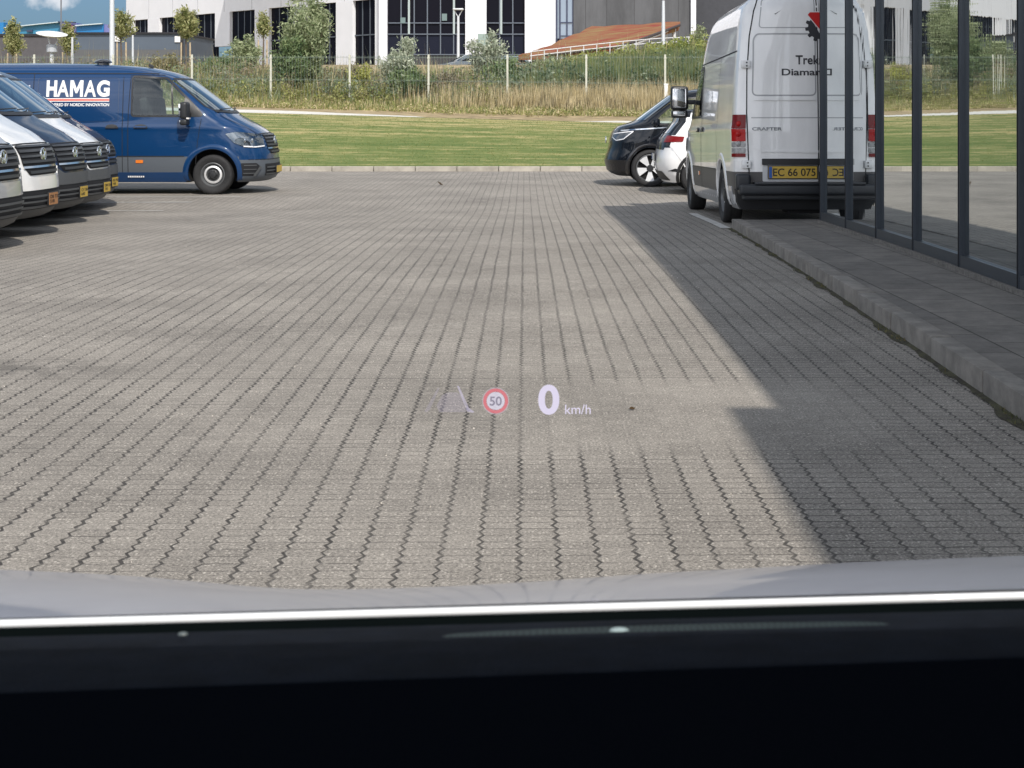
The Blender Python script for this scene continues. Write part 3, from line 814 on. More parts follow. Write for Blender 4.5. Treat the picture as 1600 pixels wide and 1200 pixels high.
# paving material: zigzag joints in rows, cross joints, patches where the joints are filled with sand
def paving_mat():
    m, t, b = nodes('paving')
    N = t.nodes.new; K = t.links.new
    def math_(op, a, b_=None, c=None, clamp=False):
        n = N('ShaderNodeMath'); n.operation = op; n.use_clamp = clamp
        for i, x in enumerate((a, b_, c)):
            if x is None: continue
            if isinstance(x, (int, float)): n.inputs[i].default_value = x
            else: K(x, n.inputs[i])
        return n.outputs[0]
    def noise(scale, det=4, rough=.6, vec=None, dim='3D'):
        n = N('ShaderNodeTexNoise'); n.inputs['Scale'].default_value = scale; n.inputs['Detail'].default_value = det; n.inputs['Roughness'].default_value = rough
        K(vec if vec else vec0, n.inputs['Vector']); return n.outputs['Fac']
    def maprange(x, a, b_, c=0, d=1):
        n = N('ShaderNodeMapRange'); n.interpolation_type = 'SMOOTHSTEP'
        for i, q in enumerate((a, b_, c, d)): n.inputs[i+1].default_value = q
        K(x, n.inputs[0]); return n.outputs[0]
    tcn = N('ShaderNodeTexCoord'); mpn = N('ShaderNodeMapping')
    mpn.inputs['Rotation'].default_value = (0, 0, R(-.6)); mpn.inputs['Location'].default_value = (.009, 0, 0)
    K(tcn.outputs['Object'], mpn.inputs['Vector']); vec0 = mpn.outputs['Vector']
    sp = N('ShaderNodeSeparateXYZ'); K(vec0, sp.inputs[0]); X, Y = sp.outputs[0], sp.outputs[1]
    W, p, a = .1195, .0715, .017
    wob = math_('MULTIPLY', math_('SUBTRACT', noise(1.6, 3), .5), .018)
    tri = math_('PINGPONG', Y, p/2)
    x2 = math_('ADD', math_('ADD', X, wob), math_('MULTIPLY', tri, a/(p/2)))
    q = math_('DIVIDE', x2, W)
    fx = math_('FRACT', q); ix = math_('FLOOR', q)
    dx = math_('MULTIPLY', math_('SUBTRACT', .5, math_('ABSOLUTE', math_('SUBTRACT', fx, .5))), W)
    wy = math_('ADD', Y, math_('MULTIPLY', math_('SUBTRACT', noise(14, 2), .5), .010))
    qy = math_('DIVIDE', wy, p); fy = math_('FRACT', qy); iy = math_('FLOOR', qy)
    dy = math_('MULTIPLY', math_('SUBTRACT', .5, math_('ABSOLUTE', math_('SUBTRACT', fy, .5))), p)
    # visibility of joints varies
    nA = noise(.55, 3); nB = noise(22, 3)
    visx = math_('MULTIPLY', maprange(nA, .34, .56, .62, 1), maprange(nB, .32, .52, .40, 1))
    # a patch of sanded joints near the middle
    pc = math_('MULTIPLY', maprange(math_('ABSOLUTE', math_('SUBTRACT', Y, 6.6)), .55, .95, 1, 0), maprange(math_('ABSOLUTE', math_('SUBTRACT', X, .75)), .55, .95, 1, 0))
    visx = math_('MULTIPLY', visx, math_('SUBTRACT', 1, math_('MULTIPLY', pc, .85)))
    far = maprange(Y, 12, 28, 1.0, .80)
    visx = math_('MULTIPLY', visx, far)
    # random widths of the joint
    cx = N('ShaderNodeCombineXYZ'); K(ix, cx.inputs[0]); K(iy, cx.inputs[1])
    wn = N('ShaderNodeTexWhiteNoise'); wn.noise_dimensions = '2D'; K(cx.outputs[0], wn.inputs['Vector'])
    rnd = wn.outputs['Value']; rcol = wn.outputs['Color']
    jw = math_('MULTIPLY_ADD', rnd, .0045, .0030)
    jx = math_('MULTIPLY', math_('SUBTRACT', 1, maprange(math_('SUBTRACT', dx, jw), -.0018, .0018, 0, 1)), visx)
    sepc = N('ShaderNodeSeparateColor'); K(rcol, sepc.inputs[0])
    shd = math_('MULTIPLY', maprange(X, .4, 1.2, 0, .75), maprange(Y, 8, 15, 1, .35))
    cv = math_('ADD', maprange(sepc.outputs[1], .25, .95, .12, .90), shd)
    # strong cross courses
    band = math_('SUBTRACT', 1, maprange(math_('ABSOLUTE', math_('SUBTRACT', Y, 7.42)), .03, .05, 0, 1))
    cv2 = math_('MAXIMUM', math_('MULTIPLY', cv, visx), math_('MULTIPLY', band, 1.3))
    jy = math_('MULTIPLY', math_('SUBTRACT', 1, maprange(dy, .0014, .0052, 0, 1)), cv2)
    j = math_('MAXIMUM', jx, jy, clamp=True)
    # stone colour
    r1 = N('ShaderNodeValToRGB'); e = r1.color_ramp.elements
    e[0].position = .39; e[0].color = (.098, .088, .076, 1); e[1].position = .62; e[1].color = (.485, .445, .390, 1)
    mixn = math_('ADD', math_('ADD', math_('MULTIPLY', noise(95, 4, .85), .70), math_('MULTIPLY', noise(22, 3, .7), .08)), math_('ADD', math_('MULTIPLY', noise(.8, 5), .16), math_('MULTIPLY', sepc.outputs[0], .022)))
    K(mixn, r1.inputs['Fac'])
    # pale grit grains
    vo = N('ShaderNodeTexVoronoi'); vo.inputs['Scale'].default_value = 85; K(vec0, vo.inputs['Vector'])
    sg = N('ShaderNodeSeparateColor'); K(vo.outputs['Color'], sg.inputs[0])
    grain = math_('MULTIPLY', math_('SUBTRACT', 1, maprange(vo.outputs['Distance'], .22, .42, 0, 1)), maprange(sg.outputs[0], .80, .86, 0, 1))
    m1 = N('ShaderNodeMix'); m1.data_type = 'RGBA'; K(math_('MULTIPLY', grain, .75), m1.inputs[0]); K(r1.outputs['Color'], m1.inputs[6]); m1.inputs[7].default_value = (.62, .57, .50, 1)
    # grit lying in the joints, dark dirt
    jc = N('ShaderNodeMix'); jc.data_type = 'RGBA'; K(noise(60, 2), jc.inputs[0]); jc.inputs[6].default_value = (.018, .017, .016, 1); jc.inputs[7].default_value = (.060, .052, .044, 1)
    m2 = N('ShaderNodeMix'); m2.data_type = 'RGBA'; K(j, m2.inputs[0]); K(m1.outputs[2], m2.inputs[6]); K(jc.outputs[2], m2.inputs[7])
    # stains
    st = maprange(noise(.33, 6, .7), .30, .46, .80, 1)
    dk = maprange(noise(1.1, 6, .75), .27, .34, .66, 1)
    bs = math_('MULTIPLY', math_('SUBTRACT', 1, maprange(math_('ABSOLUTE', math_('SUBTRACT', Y, 7.75)), .05, .45, 0, 1)), maprange(math_('ADD', X, math_('MULTIPLY', noise(2.5, 5, .75), 2.2)), -1.6, -.4, 1, 0))
    bs = math_('MULTIPLY', bs, maprange(noise(5, 5, .75), .42, .58, 0, .5))
    stt = math_('MULTIPLY', math_('MULTIPLY', st, dk), math_('SUBTRACT', 1, bs))
    m3 = N('ShaderNodeMix'); m3.data_type = 'RGBA'; m3.blend_type = 'MULTIPLY'; m3.inputs[0].default_value = 1
    K(m2.outputs[2], m3.inputs[6]); cc = N('ShaderNodeCombineColor')
    for i in range(3): K(stt, cc.inputs[i])
    K(cc.outputs[0], m3.inputs[7]); K(m3.outputs[2], b.inputs['Base Color'])
    b.inputs['Roughness'].default_value = .82
    hgt = math_('ADD', math_('MULTIPLY', j, -1.0), math_('ADD', math_('MULTIPLY', noise(220, 3, .7), .22), math_('MULTIPLY', sepc.outputs[2], .18)))
    bp = N('ShaderNodeBump'); bp.inputs['Strength'].default_value = .55; bp.inputs['Distance'].default_value = .005
    K(hgt, bp.inputs['Height']); K(bp.outputs[0], b.inputs['Normal'])
    return m
PAVING = paving_mat()
def steps(a, b_, n): return [a+(b_-a)*k/n for k in range(n+1)]
lot_y = steps(-30, 8, 8)[:-1]+steps(8, 27, 38)[:-1]+[27, 30, KY]
sheet('parking_lot', steps(-60, -8, 8)[:-1]+steps(-8, 2.0, 20)[:-1]+[2.0, 3, 6, 20, 60], lot_y, gz, PAVING)

# lawn, path, bank, land beyond
def lawn_mat():
    m, t, b = nodes('lawn')
    N = t.nodes.new; K = t.links.new
    tcn = N('ShaderNodeTexCoord')
    def nz_(sc, det, stretch):
        mp_ = N('ShaderNodeMapping'); mp_.inputs['Scale'].default_value = stretch; K(tcn.outputs['Object'], mp_.inputs['Vector'])
        n = N('ShaderNodeTexNoise'); n.inputs['Scale'].default_value = sc; n.inputs['Detail'].default_value = det; n.inputs['Roughness'].default_value = .7; K(mp_.outputs['Vector'], n.inputs['Vector']); return n.outputs['Fac']
    r = N('ShaderNodeValToRGB'); e = r.color_ramp.elements
    e[0].position = .40; e[0].color = (.080, .125, .022, 1); e[1].position = .62; e[1].color = (.38, .32, .14, 1)
    x = e.new(.51); x.color = (.125, .162, .038, 1)
    a = N('ShaderNodeMath'); a.operation = 'MULTIPLY_ADD'; K(nz_(1.0, 7, (.16, 3.2, 1)), a.inputs[0]); a.inputs[1].default_value = .6
    c = N('ShaderNodeMath'); c.operation = 'MULTIPLY'; K(nz_(2.3, 6, (.5, 1.2, 1)), c.inputs[0]); c.inputs[1].default_value = .4
    sp = N('ShaderNodeSeparateXYZ'); K(tcn.outputs['Object'], sp.inputs[0]); dr = N('ShaderNodeMapRange'); dr.inputs[1].default_value = 40.5; dr.inputs[2].default_value = 45.5; dr.inputs[4].default_value = .07; K(sp.outputs[1], dr.inputs[0])
    a2 = N('ShaderNodeMath'); a2.operation = 'ADD'; K(c.outputs[0], a.inputs[2]); K(a.outputs[0], a2.inputs[0]); K(dr.outputs[0], a2.inputs[1]); K(a2.outputs[0], r.inputs['Fac']); K(r.outputs['Color'], b.inputs['Base Color'])
    b.inputs['Roughness'].default_value = .9
    return m
LAWN = lawn_mat()
lx = steps(-70, -20, 10)[:-1]+steps(-20, 12, 40)[:-1]+steps(12, 70, 8)
sheet('lawn', lx, steps(KY+.15, 46, 16), tz, LAWN)
sheet('path', lx, [46.0, 46.65, 47.3], lambda x, y: tz(x, y)+.004, mat('pale_gravel', (.62, .60, .55), rough=.9, var=.12, vscale=4, bump=.3, bscale=40))
GROUND = mat('dry_ground', (.30, .23, .13), rough=.95, var=.25, vscale=1.5, col2=(.42, .33, .19), bump=.4, bscale=10)
gx = [-900, -300, -120]+steps(-70, -20, 10)[:-1]+steps(-20, 12, 40)[:-1]+steps(12, 70, 8)+[120, 300, 900]
gy = [47.3, 48.2, 49.2]+steps(50, 58, 12)+[60, 62, 64, 67, 70, 90, 130, 300, 700, 1500]
sheet('ground', gx, gy, tz, GROUND)
sheet('land', [-900, -61, 61, 900], [-900, -31, 60, 1500], lambda x, y: -1.6, GROUND)
# kerb along the lawn
bm = bmesh.new()
x = -60
while x < 60:
    g = gz(x, KY)
    add_box(bm, (x+.5, KY+.075, g+.02), (.985, .15, .20), None, .008, 1)
    x += 1.0
kb = bm_obj('lawn_kerb', bm, mat('kerb_concrete', (.36, .33, .28), rough=.85, var=.25, vscale=2.5, bump=.2, bscale=60))
tag(kb, kind='structure')

# sidewalk and its kerb on the right
def kx(Y): return 2.08+(Y-6.4)*.019
SW_END = 17.75
SLAB = mat('slab_concrete', (.27, .25, .225), rough=.88, var=.22, vscale=2.2, bump=.35, bscale=70)
def slab_mat():
    m, t, b = nodes('sidewalk_slabs')
    N = t.nodes.new; K = t.links.new
    tcn = N('ShaderNodeTexCoord'); mpn = N('ShaderNodeMapping'); mpn.inputs['Rotation'].default_value = (0, 0, R(-1.0)); mpn.inputs['Location'].default_value = (-2.23+.09, 0, 0)
    K(tcn.outputs['Object'], mpn.inputs['Vector'])
    br = N('ShaderNodeTexBrick'); br.offset = .5; br.inputs['Scale'].default_value = 1
    mp2 = N('ShaderNodeMapping'); mp2.inputs['Rotation'].default_value = (0, 0, R(90)); K(mpn.outputs[0], mp2.inputs['Vector'])
    br.inputs['Brick Width'].default_value = .60; br.inputs['Row Height'].default_value = .40
    br.inputs['Mortar Size'].default_value = .006; br.inputs['Mortar Smooth'].default_value = .3
    br.inputs['Color1'].default_value = (.185, .17, .152, 1); br.inputs['Color2'].default_value = (.14, .13, .118, 1); br.inputs['Mortar'].default_value = (.05, .047, .04, 1)
    K(mp2.outputs[0], br.inputs['Vector'])
    n = N('ShaderNodeTexNoise'); n.inputs['Scale'].default_value = 4; n.inputs['Detail'].default_value = 10; n.inputs['Roughness'].default_value = .8; K(tcn.outputs['Object'], n.inputs['Vector'])
    r = N('ShaderNodeMapRange'); r.inputs[1].default_value = .3; r.inputs[2].default_value = .7; r.inputs[3].default_value = .55; r.inputs[4].default_value = 1.35; K(n.outputs['Fac'], r.inputs[0])
    mm = N('ShaderNodeVectorMath'); mm.operation = 'SCALE'; K(br.outputs['Color'], mm.inputs[0]); K(r.outputs[0], mm.inputs['Scale']); K(mm.outputs[0], b.inputs['Base Color'])
    b.inputs['Roughness'].default_value = .88
    n3 = N('ShaderNodeTexNoise'); n3.inputs['Scale'].default_value = 150; K(tcn.outputs['Object'], n3.inputs['Vector'])
    ad = N('ShaderNodeMath'); ad.operation = 'MULTIPLY_ADD'; K(br.outputs['Fac'], ad.inputs[0]); ad.inputs[1].default_value = -1.2; K(n3.outputs['Fac'], ad.inputs[2])
    bp = N('ShaderNodeBump'); bp.inputs['Strength'].default_value = .5; bp.inputs['Distance'].default_value = .006; K(ad.outputs[0], bp.inputs['Height']); K(bp.outputs[0], b.inputs['Normal'])
    return m
sy = steps(-12, SW_END, 48)
v = []; f = []
for i, y in enumerate(sy):
    z = gz(3, y)+.12
    v += [(kx(y)+.09, y, z-.010), (3.4, y, z+.002), (3.4, y, z-.3), (kx(y)+.09, y, z-.3)]
    if i: 
        a = 4*(i-1); b_ = 4*i
        f.append([a, a+1, b_+1, b_])
e = 4*(len(sy)-1); f.append([e, e+1, e+2, e+3])
tag(mesh_obj('sidewalk', v, f, slab_mat()), kind='structure')
bm = bmesh.new()
y = -12.0
KC = mat('kerb_stone', (.20, .185, .165), rough=.88, var=.25, vscale=6, bump=.12, bscale=60)
while y < SW_END-.1:
    L_ = min(.995, SW_END-y)
    X = kx(y+.5)
    M = Matrix.Rotation(-math.atan(.019), 4, 'Z')
    slope = math.atan2(gz(3, y+L_)-gz(3, y), L_)
    jit = random.uniform(-.003, .003)
    add_box(bm, (X+.06+jit, y+L_/2, (gz(3, y)+gz(3, y+L_))/2+.12-.15+jit), (.12, L_-.006, .30), M @ Matrix.Rotation(slope, 4, 'X'), .012, 2)
    y += 1.0
tag(bm_obj('kerb', bm, KC, None, True), kind='structure')
# dirt and moss along the kerb foot
v = []; f = []
yy = steps(-2, SW_END, 400)
for i, y in enumerate(yy):
    wd = .02+.035*max(0, (math.sin(y*5.1)+math.sin(y*11.7+1)+math.sin(y*2.3))/3+.3)+random.uniform(0, .012)
    v += [(kx(y)-wd, y, gz(2, y)+.004), (kx(y)+.01, y, gz(2, y)+.012)]
    if i: f.append([2*i-2, 2*i-1, 2*i+1, 2*i])
tag(mesh_obj('gutter_dirt', v, f, mat('gutter_moss', (.045, .038, .027), rough=1, var=.3, vscale=7, col2=(.075, .072, .035), bump=.8, bscale=60)), kind='stuff')
n = 5200
yr = rng.uniform(3, SW_END, n); clump = (np.sin(yr*5.1)+np.sin(yr*11.7+1)+np.sin(yr*2.3))/3
keep = clump > rng.uniform(.1, .95, n); yr = yr[keep]; n = len(yr)
xr_ = 2.08+(yr-6.4)*.019-np.abs(rng.normal(0, .022, n)); zr_ = np.array([gz(2, a) for a in yr])
hh = rng.uniform(.006, .028, n)
C = np.stack([xr_, yr, zr_], 1); A = np.stack([rng.normal(0, .008, n), rng.normal(0, .008, n), hh], 1); ang = rng.uniform(0, PI, n)
B = np.stack([np.cos(ang), np.sin(ang), 0*ang], 1)*rng.uniform(.003, .007, (n, 1))
tag(quads('kerb_weeds', C, A, B, leaf_mat('weed_green', (.07, .09, .03), (.20, .16, .07), 20)), kind='stuff')
# painted line beyond the kerb end, bay lines on the left
PW = mat('road_paint', (.55, .54, .51), rough=.7, var=.25, vscale=14)
def stripe(p, q, wd):
    p, q = Vector(p), Vector(q); d = (q-p).normalized(); nn = Vector((-d.y, d.x))*wd/2
    N_ = max(2, int((q-p).length/.3)); v = []; f = []
    for i in range(N_+1):
        c = p.lerp(q, i/N_)
        for s in (1, -1):
            u = c+nn*s; v.append((u.x, u.y, gz(u.x, u.y)+.005))
        if i: f.append([2*i-2, 2*i-1, 2*i+1, 2*i])
    tag(mesh_obj('painted_line', v, f, PW), kind='structure')
stripe((2.24, 17.85), (2.22, 21.5), .12)
for yq, x0, x1 in ((24.6, -9.5, -5.8), (23.1, -9.0, -5.9), (21.6, -9, -6.3), (25.6, -9.5, -5.2)):
    stripe((x0, yq), (x1, yq+.05), .07)

# ------------------------------------------------------------------ glass fronted building on the right
FX = 3.22
bld = empty('glass_fronted_building', (FX, 2, 0), label='dark framed glass office front beside the sidewalk on the right, mirroring the lawn', cat='building')
def child(o, parent=bld):
    o.parent = parent; o.matrix_parent_inverse = Matrix.Translation(-parent.location); return o
FRAME = mat('dark_frame', (.052, .062, .076), rough=.38, metal=.3, var=.06, vscale=3)
def pane_mat():
    m = bpy.data.materials.new('mirror_pane'); m.use_nodes = True
    t = m.node_tree; t.nodes.clear(); N = t.nodes.new; K = t.links.new
    o = N('ShaderNodeOutputMaterial'); g = N('ShaderNodeBsdfGlossy'); g.inputs['Roughness'].default_value = .0; g.inputs['Color'].default_value = (.93, .97, .97, 1)
    d = N('ShaderNodeBsdfDiffuse'); d.inputs['Color'].default_value = (.05, .055, .06, 1)
    lw = N('ShaderNodeFresnel'); lw.inputs['IOR'].default_value = 1.55
    mr = N('ShaderNodeMapRange'); mr.inputs[1].default_value = .04; mr.inputs[2].default_value = .40; mr.inputs[3].default_value = .5; mr.inputs[4].default_value = .93; K(lw.outputs[0], mr.inputs[0])
    tcn = N('ShaderNodeTexCoord'); mpn = N('ShaderNodeMapping'); mpn.inputs['Scale'].default_value = (1, 5, .35); K(tcn.outputs['Object'], mpn.inputs['Vector'])
    n = N('ShaderNodeTexNoise'); n.inputs['Scale'].default_value = 1.1; n.inputs['Detail'].default_value = 3; K(mpn.outputs['Vector'], n.inputs['Vector'])
    bp = N('ShaderNodeBump'); bp.inputs['Strength'].default_value = .06; bp.inputs['Distance'].default_value = .010; K(n.outputs['Fac'], bp.inputs['Height'])
    K(bp.outputs[0], g.inputs['Normal'])
    mxs = N('ShaderNodeMixShader'); K(mr.outputs[0], mxs.inputs[0]); K(d.outputs[0], mxs.inputs[1]); K(g.outputs[0], mxs.inputs[2]); K(mxs.outputs[0], o.inputs['Surface'])
    return m
PANE = pane_mat()
YE = 17.05; PITCH = 1.4
ms = [16.92-PITCH*k for k in range(21)]
def zf(y): return gz(3, y)+.12
def prism_along(name, x0, x1, ya, yb, lo, hi, m):
    """bar between ya and yb following the pavement, lo..hi above it"""
    v = []
    for y in (ya, yb):
        z = zf(y)
        v += [(x0, y, z+lo), (x1, y, z+lo), (x1, y, z+hi), (x0, y, z+hi)]
    return child(mesh_obj(name, v, [[0, 1, 2, 3], [7, 6, 5, 4], [0, 4, 5, 1], [1, 5, 6, 2], [2, 6, 7, 3], [3, 7, 4, 0]], m))
for i, y in enumerate(ms):
    w_ = .052
    z0 = zf(y)+.02
    child(box('mullion', (FX+.004, y, (z0+6.3)/2), (.044, w_, 6.3-z0), FRAME, bevel=.004))
    child(box('mullion_gasket', (FX-.020, y, (z0+6.3)/2), (.006, .012, 6.3-z0), SEAM))
    if i < len(ms)-1:
        y1 = ms[i+1]
        child(box('window_pane', (FX+.035, (y+y1)/2, 1.61), (.03, PITCH-w_, 3.10), PANE))
        child(box('window_pane', (FX+.035, (y+y1)/2, 4.74), (.03, PITCH-w_, 3.04), PANE))
        child(box('transom', (FX, (y+y1)/2, 3.19), (.06, PITCH-w_-.004, .08), FRAME))
        prism_along('bottom_rail', FX-.014, FX+.018, y-w_/2-.002, y1+w_/2+.002, .035, .125, FRAME)
        prism_along('plinth', FX-.045, FX+.05, y, y1+.003, -.02, .033, mat('plinth_stone', (.16, .15, .135), rough=.9, var=.3, vscale=25, bump=.5, bscale=60))
# solid building behind the glass, end wall and roof
WALLP = mat('grey_wall_panel', (.07, .075, .082), rough=.6, var=.05)
child(box('end_wall', (9.3, YE-.05, 3.0), (12.05, .22, 6.6), WALLP))
child(box('core_wall', (9.4, 2.9, 3.0), (12.0, 27.9, 6.5), mat('dark_interior', (.02, .021, .023), rough=.9)))
child(box('roof', (9.25, 8.6, 6.50), (12.2, 17.25, .42), FRAME))
child(box('roof', (9.25, -5.9, 6.85), (12.2, 11.68, 1.12), FRAME))
# ------------------------------------------------------------------ the cars and vans
STD = van_body(False)
HIGH = van_body(True)
P_BLUE = paint('blue', (.004, .036, .115))
P_WHITE = mat('paint_white', (.84, .84, .83), rough=.35, coat=1.0, bump=.02, bscale=4, var=.07, vscale=2.2, stretch=(1, 1, .35), det=8)
P_NAVY = mat('paint_navy', (.010, .016, .036), rough=.35, coat=.7, spec=.1, bump=.015, bscale=5)
P_SILVER = paint('silver', (.42, .43, .44), .3)
P_BLACK = mat('paint_black', (.004, .006, .010), rough=.35, coat=.8, spec=.05, bump=.015, bscale=5)
CLAD = mat('cladding_grey', (.085, .098, .115), rough=.5, bump=.05, bscale=150)

# blue van, side on
v1, S1 = make_van('van', STD, P_BLUE, bumper=CLAD, cladding=CLAD, sill=P_BLUE, plate_text='')
tag(v1, 'dark blue panel van with white HAMAG lettering, parked side on before the lawn', 'van')
D1 = 26.3
v1.location = ((332-844)*D1/F, D1+1.0, gz(-6, D1+.5)-.005)
def bx(px): return (px-332)*D1/F
def bz(py): return (303-py)*D1/F
for k, (ch, a, b_, of_) in enumerate((('H', 71, 87.5, .045), ('A', 87.5, 106.5, .025), ('M', 108, 128.5, .016), ('A', 130, 149, .025), ('G', 150, 170, .045))):
    v, f = fit_text(ch, bx(a), bx(b_), bz(150), bz(124), offset=of_)
    if ch == 'M':
        mp_ = [(0, 0), (0, 1), (.25, 1), (.5, .50), (.75, 1), (1, 1), (1, 0), (.77, 0), (.77, .60), (.57, .22), (.43, .22), (.23, .60), (.23, 0)]
        v, f = fill2d([(bx(a)+p_*(bx(b_)-bx(a)), bz(150)+q_*(bz(124)-bz(150))) for p_, q_ in mp_], .08)
    S1.put('lettering', v, f, 'right', WHITEV, v1, .004+.002*(k % 2), smooth=False)
S1.poly('lettering_line', [(bx(71), bz(157.5)), (bx(170), bz(157.5)), (bx(170), bz(152)), (bx(71), bz(152))], 'right', WHITEV, v1, .004)
S1.poly('lettering_line', [(bx(71), bz(156.2)), (bx(170), bz(156.2)), (bx(170), bz(153.3)), (bx(71), bz(153.3))], 'right', mat('salmon_vinyl', (.72, .16, .12), rough=.4), v1, .007)
v, f = fit_text('POWERED BY NORDIC INNOVATION', bx(71), bx(170), bz(164.7), bz(159.8), offset=.03)
S1.put('lettering', v, f, 'right', WHITEV, v1, .004, smooth=False)
v, f = fit_text('ENDE', bx(19), bx(45.5), bz(140), bz(132), offset=.04)
S1.put('lettering', v, f, 'right', WHITEV, v1, .004, smooth=False)
v, f = fit_text('OR', bx(36), bx(46.5), bz(148.5), bz(142.3), offset=.05)
S1.put('lettering', v, f, 'right', WHITEV, v1, .004, smooth=False)
v, f = fit_text('NET', bx(162), bx(171.5), bz(222), bz(218.5), offset=.03)
S1.put('lettering', v, f, 'right', WHITEV, v1, .004, smooth=False)
for k in range(8):
    a = 200+k*3.3
    S1.poly('lettering_mark', [(bx(a), bz(275.6)), (bx(a+2.2), bz(275.6)), (bx(a+2.2), bz(273.2)), (bx(a), bz(273.2))], 'right', WHITEV, v1, .017)
# roof ventilator
bm = bmesh.new()
p = S1.hit(Vector((bx(147), -.45, 6)), Vector((0, 0, -1)), 0)
add_lathe(bm, [(.11, 0), (.11, .035), (.155, .045), (.16, .06), (.12, .095), (.06, .108), (0, .11)], Matrix.Translation((p.x, -.45, p.z-.01)), 28)
bm_obj('roof_vent', bm, mat('roof_vent_black', (.02, .021, .025), rough=.15, coat=1), v1, True, 50)

# white van, rear view
VX, VY = 3.35, 17.9
v2, S2 = make_van('van', HIGH, P_WHITE, bumper=GREYP, cladding=mat('cladding_brown_grey', (.085, .080, .078), rough=.5, bump=.05, bscale=150), sill=P_SILVER, plate_text='', mirror_spec=(.20, 1.2))
tag(v2, 'tall white van seen from behind, yellow plate EC 66 075, beside the glass building', 'van')
ya = VY+4.85
pitch = math.atan2(gz(2, ya-WB)-gz(2, ya), WB)
v2.location = (VX-.045, ya, gz(2, ya)-.003); v2.rotation_euler = (0, pitch, PI/2+R(.8))
s2 = F/VY
gr_ = gz(2, VY)
def ry(px): return VX-(px-844)/s2
def rz(py): return CAMZ-(py-165)/s2-gr_+.0
def rp(pts): return [(ry(a), rz(b)) for a, b in pts]
def mirror_pts(pts): return [(-a, b) for a, b in pts]
# (u axis of 'rear' is y directly)
def rline(name, pts, wd, m, off=.003, both=True, h=.06, par=None):
    q = rp(pts)
    o = S2.line(name, q, wd, 'rear', m, par or v2, off, h)
    if both: S2.line(name, mirror_pts(q), wd, 'rear', m, par or v2, off, h)
    return o
SOFT = mat('panel_shadow_line', (.38, .385, .39), rough=.4, coat=.6)  # grey for flat lines standing in for shade at pressed door edges
rline('rear_door_seam', [(1169, 288), (1167, 240), (1165, 175), (1166, 110), (1171, 55), (1179, 15), (1190, -15), (1210, -24), (1283, -26)], .014, SEAM)
S2.line('rear_door_seam', [(0, rz(288)), (0, rz(-26))], .014, 'rear', SEAM, v2, .003)
ringp = rounded([(1174, 149), (1177, 60), (1182, 52), (1273, 52), (1273, 149)], 8)
rline('panel_shade_line', ringp+[ringp[0]], .018, SOFT)
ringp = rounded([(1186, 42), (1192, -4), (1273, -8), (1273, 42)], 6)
rline('panel_shade_line', ringp+[ringp[0]], .012, SOFT)
for q in ([(1176, 157), (1273, 157), (1273, 152), (1176, 152)],):
    for mm in (0, 1):
        pp = rp(q); pp = mirror_pts(pp) if mm else pp
        S2.poly('pressed_ledge', pp, 'rear', P_WHITE, v2, .014, .012, .05, .01)
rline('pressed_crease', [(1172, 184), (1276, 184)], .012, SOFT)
ridge = rp([(1172, 229), (1180, 231), (1187, 236), (1276, 237)])
for mm in (0, 1):
    S2.line('pressed_crease', mirror_pts(ridge) if mm else ridge, .03, 'rear', P_WHITE, v2, .012)
# dark handle strip; plate recess is flat, its shade put into a greyer white
for mm in (0, 1):
    pp = rp([(1188, 258), (1277, 258), (1277, 248), (1188, 248)]); pp = mirror_pts(pp) if mm else pp
    S2.poly('handle_strip', pp, 'rear', DARKP, v2, .028, .026, .05, .01)
pp = rp([(1189, 284), (1276, 284), (1276, 258.5), (1189, 258.5)])
S2.poly('plate_recess', pp, 'rear', mat('paint_white_shaded', (.56, .57, .58), rough=.4, coat=.5), v2, .004, 0, .05, .02)
pl = plate(v2, S2, (ry(1196)+ry(1275))/2, (rz(259)+rz(279.5))/2, 'rear', 'EC 66 075', wid=.585, hgt=.142, off=.018)
S2.line('lower_door_seam', [(ry(1169), rz(288.5)), (-ry(1169), rz(288.5))], .012, 'rear', SEAM, v2, .004)
# badges
v, f = fit_text('CRAFTER', 0, .36, 0, .040, offset=.03)
S2.put('badge_lettering', [(ry(1173)-a, rz(204)+b) for a, b in v], f, 'rear', mat('badge_grey', (.22, .23, .24), rough=.3, metal=.6), v2, .008, smooth=False)
# sign writing
v, f = fit_text('Trekroner', 0, (1321-1242)/s2, 0, (99-84.5)/s2, offset=.02)
S2.put('lettering', [(ry(1242)-a, rz(100.5)+b) for a, b in v], f, 'rear', mat('dark_lettering', (.03, .03, .036), rough=.5), v2, .004, smooth=False)
v, f = fit_text('Diamantboring', 0, (1343-1220)/s2, 0, (118-104)/s2, offset=.02)
S2.put('lettering', [(ry(1220)-a, rz(121)+b) for a, b in v], f, 'rear', mat('dark_lettering', (.03, .03, .036), rough=.5), v2, .004, smooth=False)
# slab serifs on the first letters
for (a, b, wq) in ((1222.3, 105.5, 5), (1222.3, 118, 5), (1246, 98.2, 6), (1232, 118, 5)):
    if False: S2.poly('letter_serif', rp([(a-wq/2, b+.9), (a+wq/2, b+.9), (a+wq/2, b-.9), (a-wq/2, b-.9)]), 'rear', mat('dark_lettering', (.03, .03, .036), rough=.5), v2, .0045)
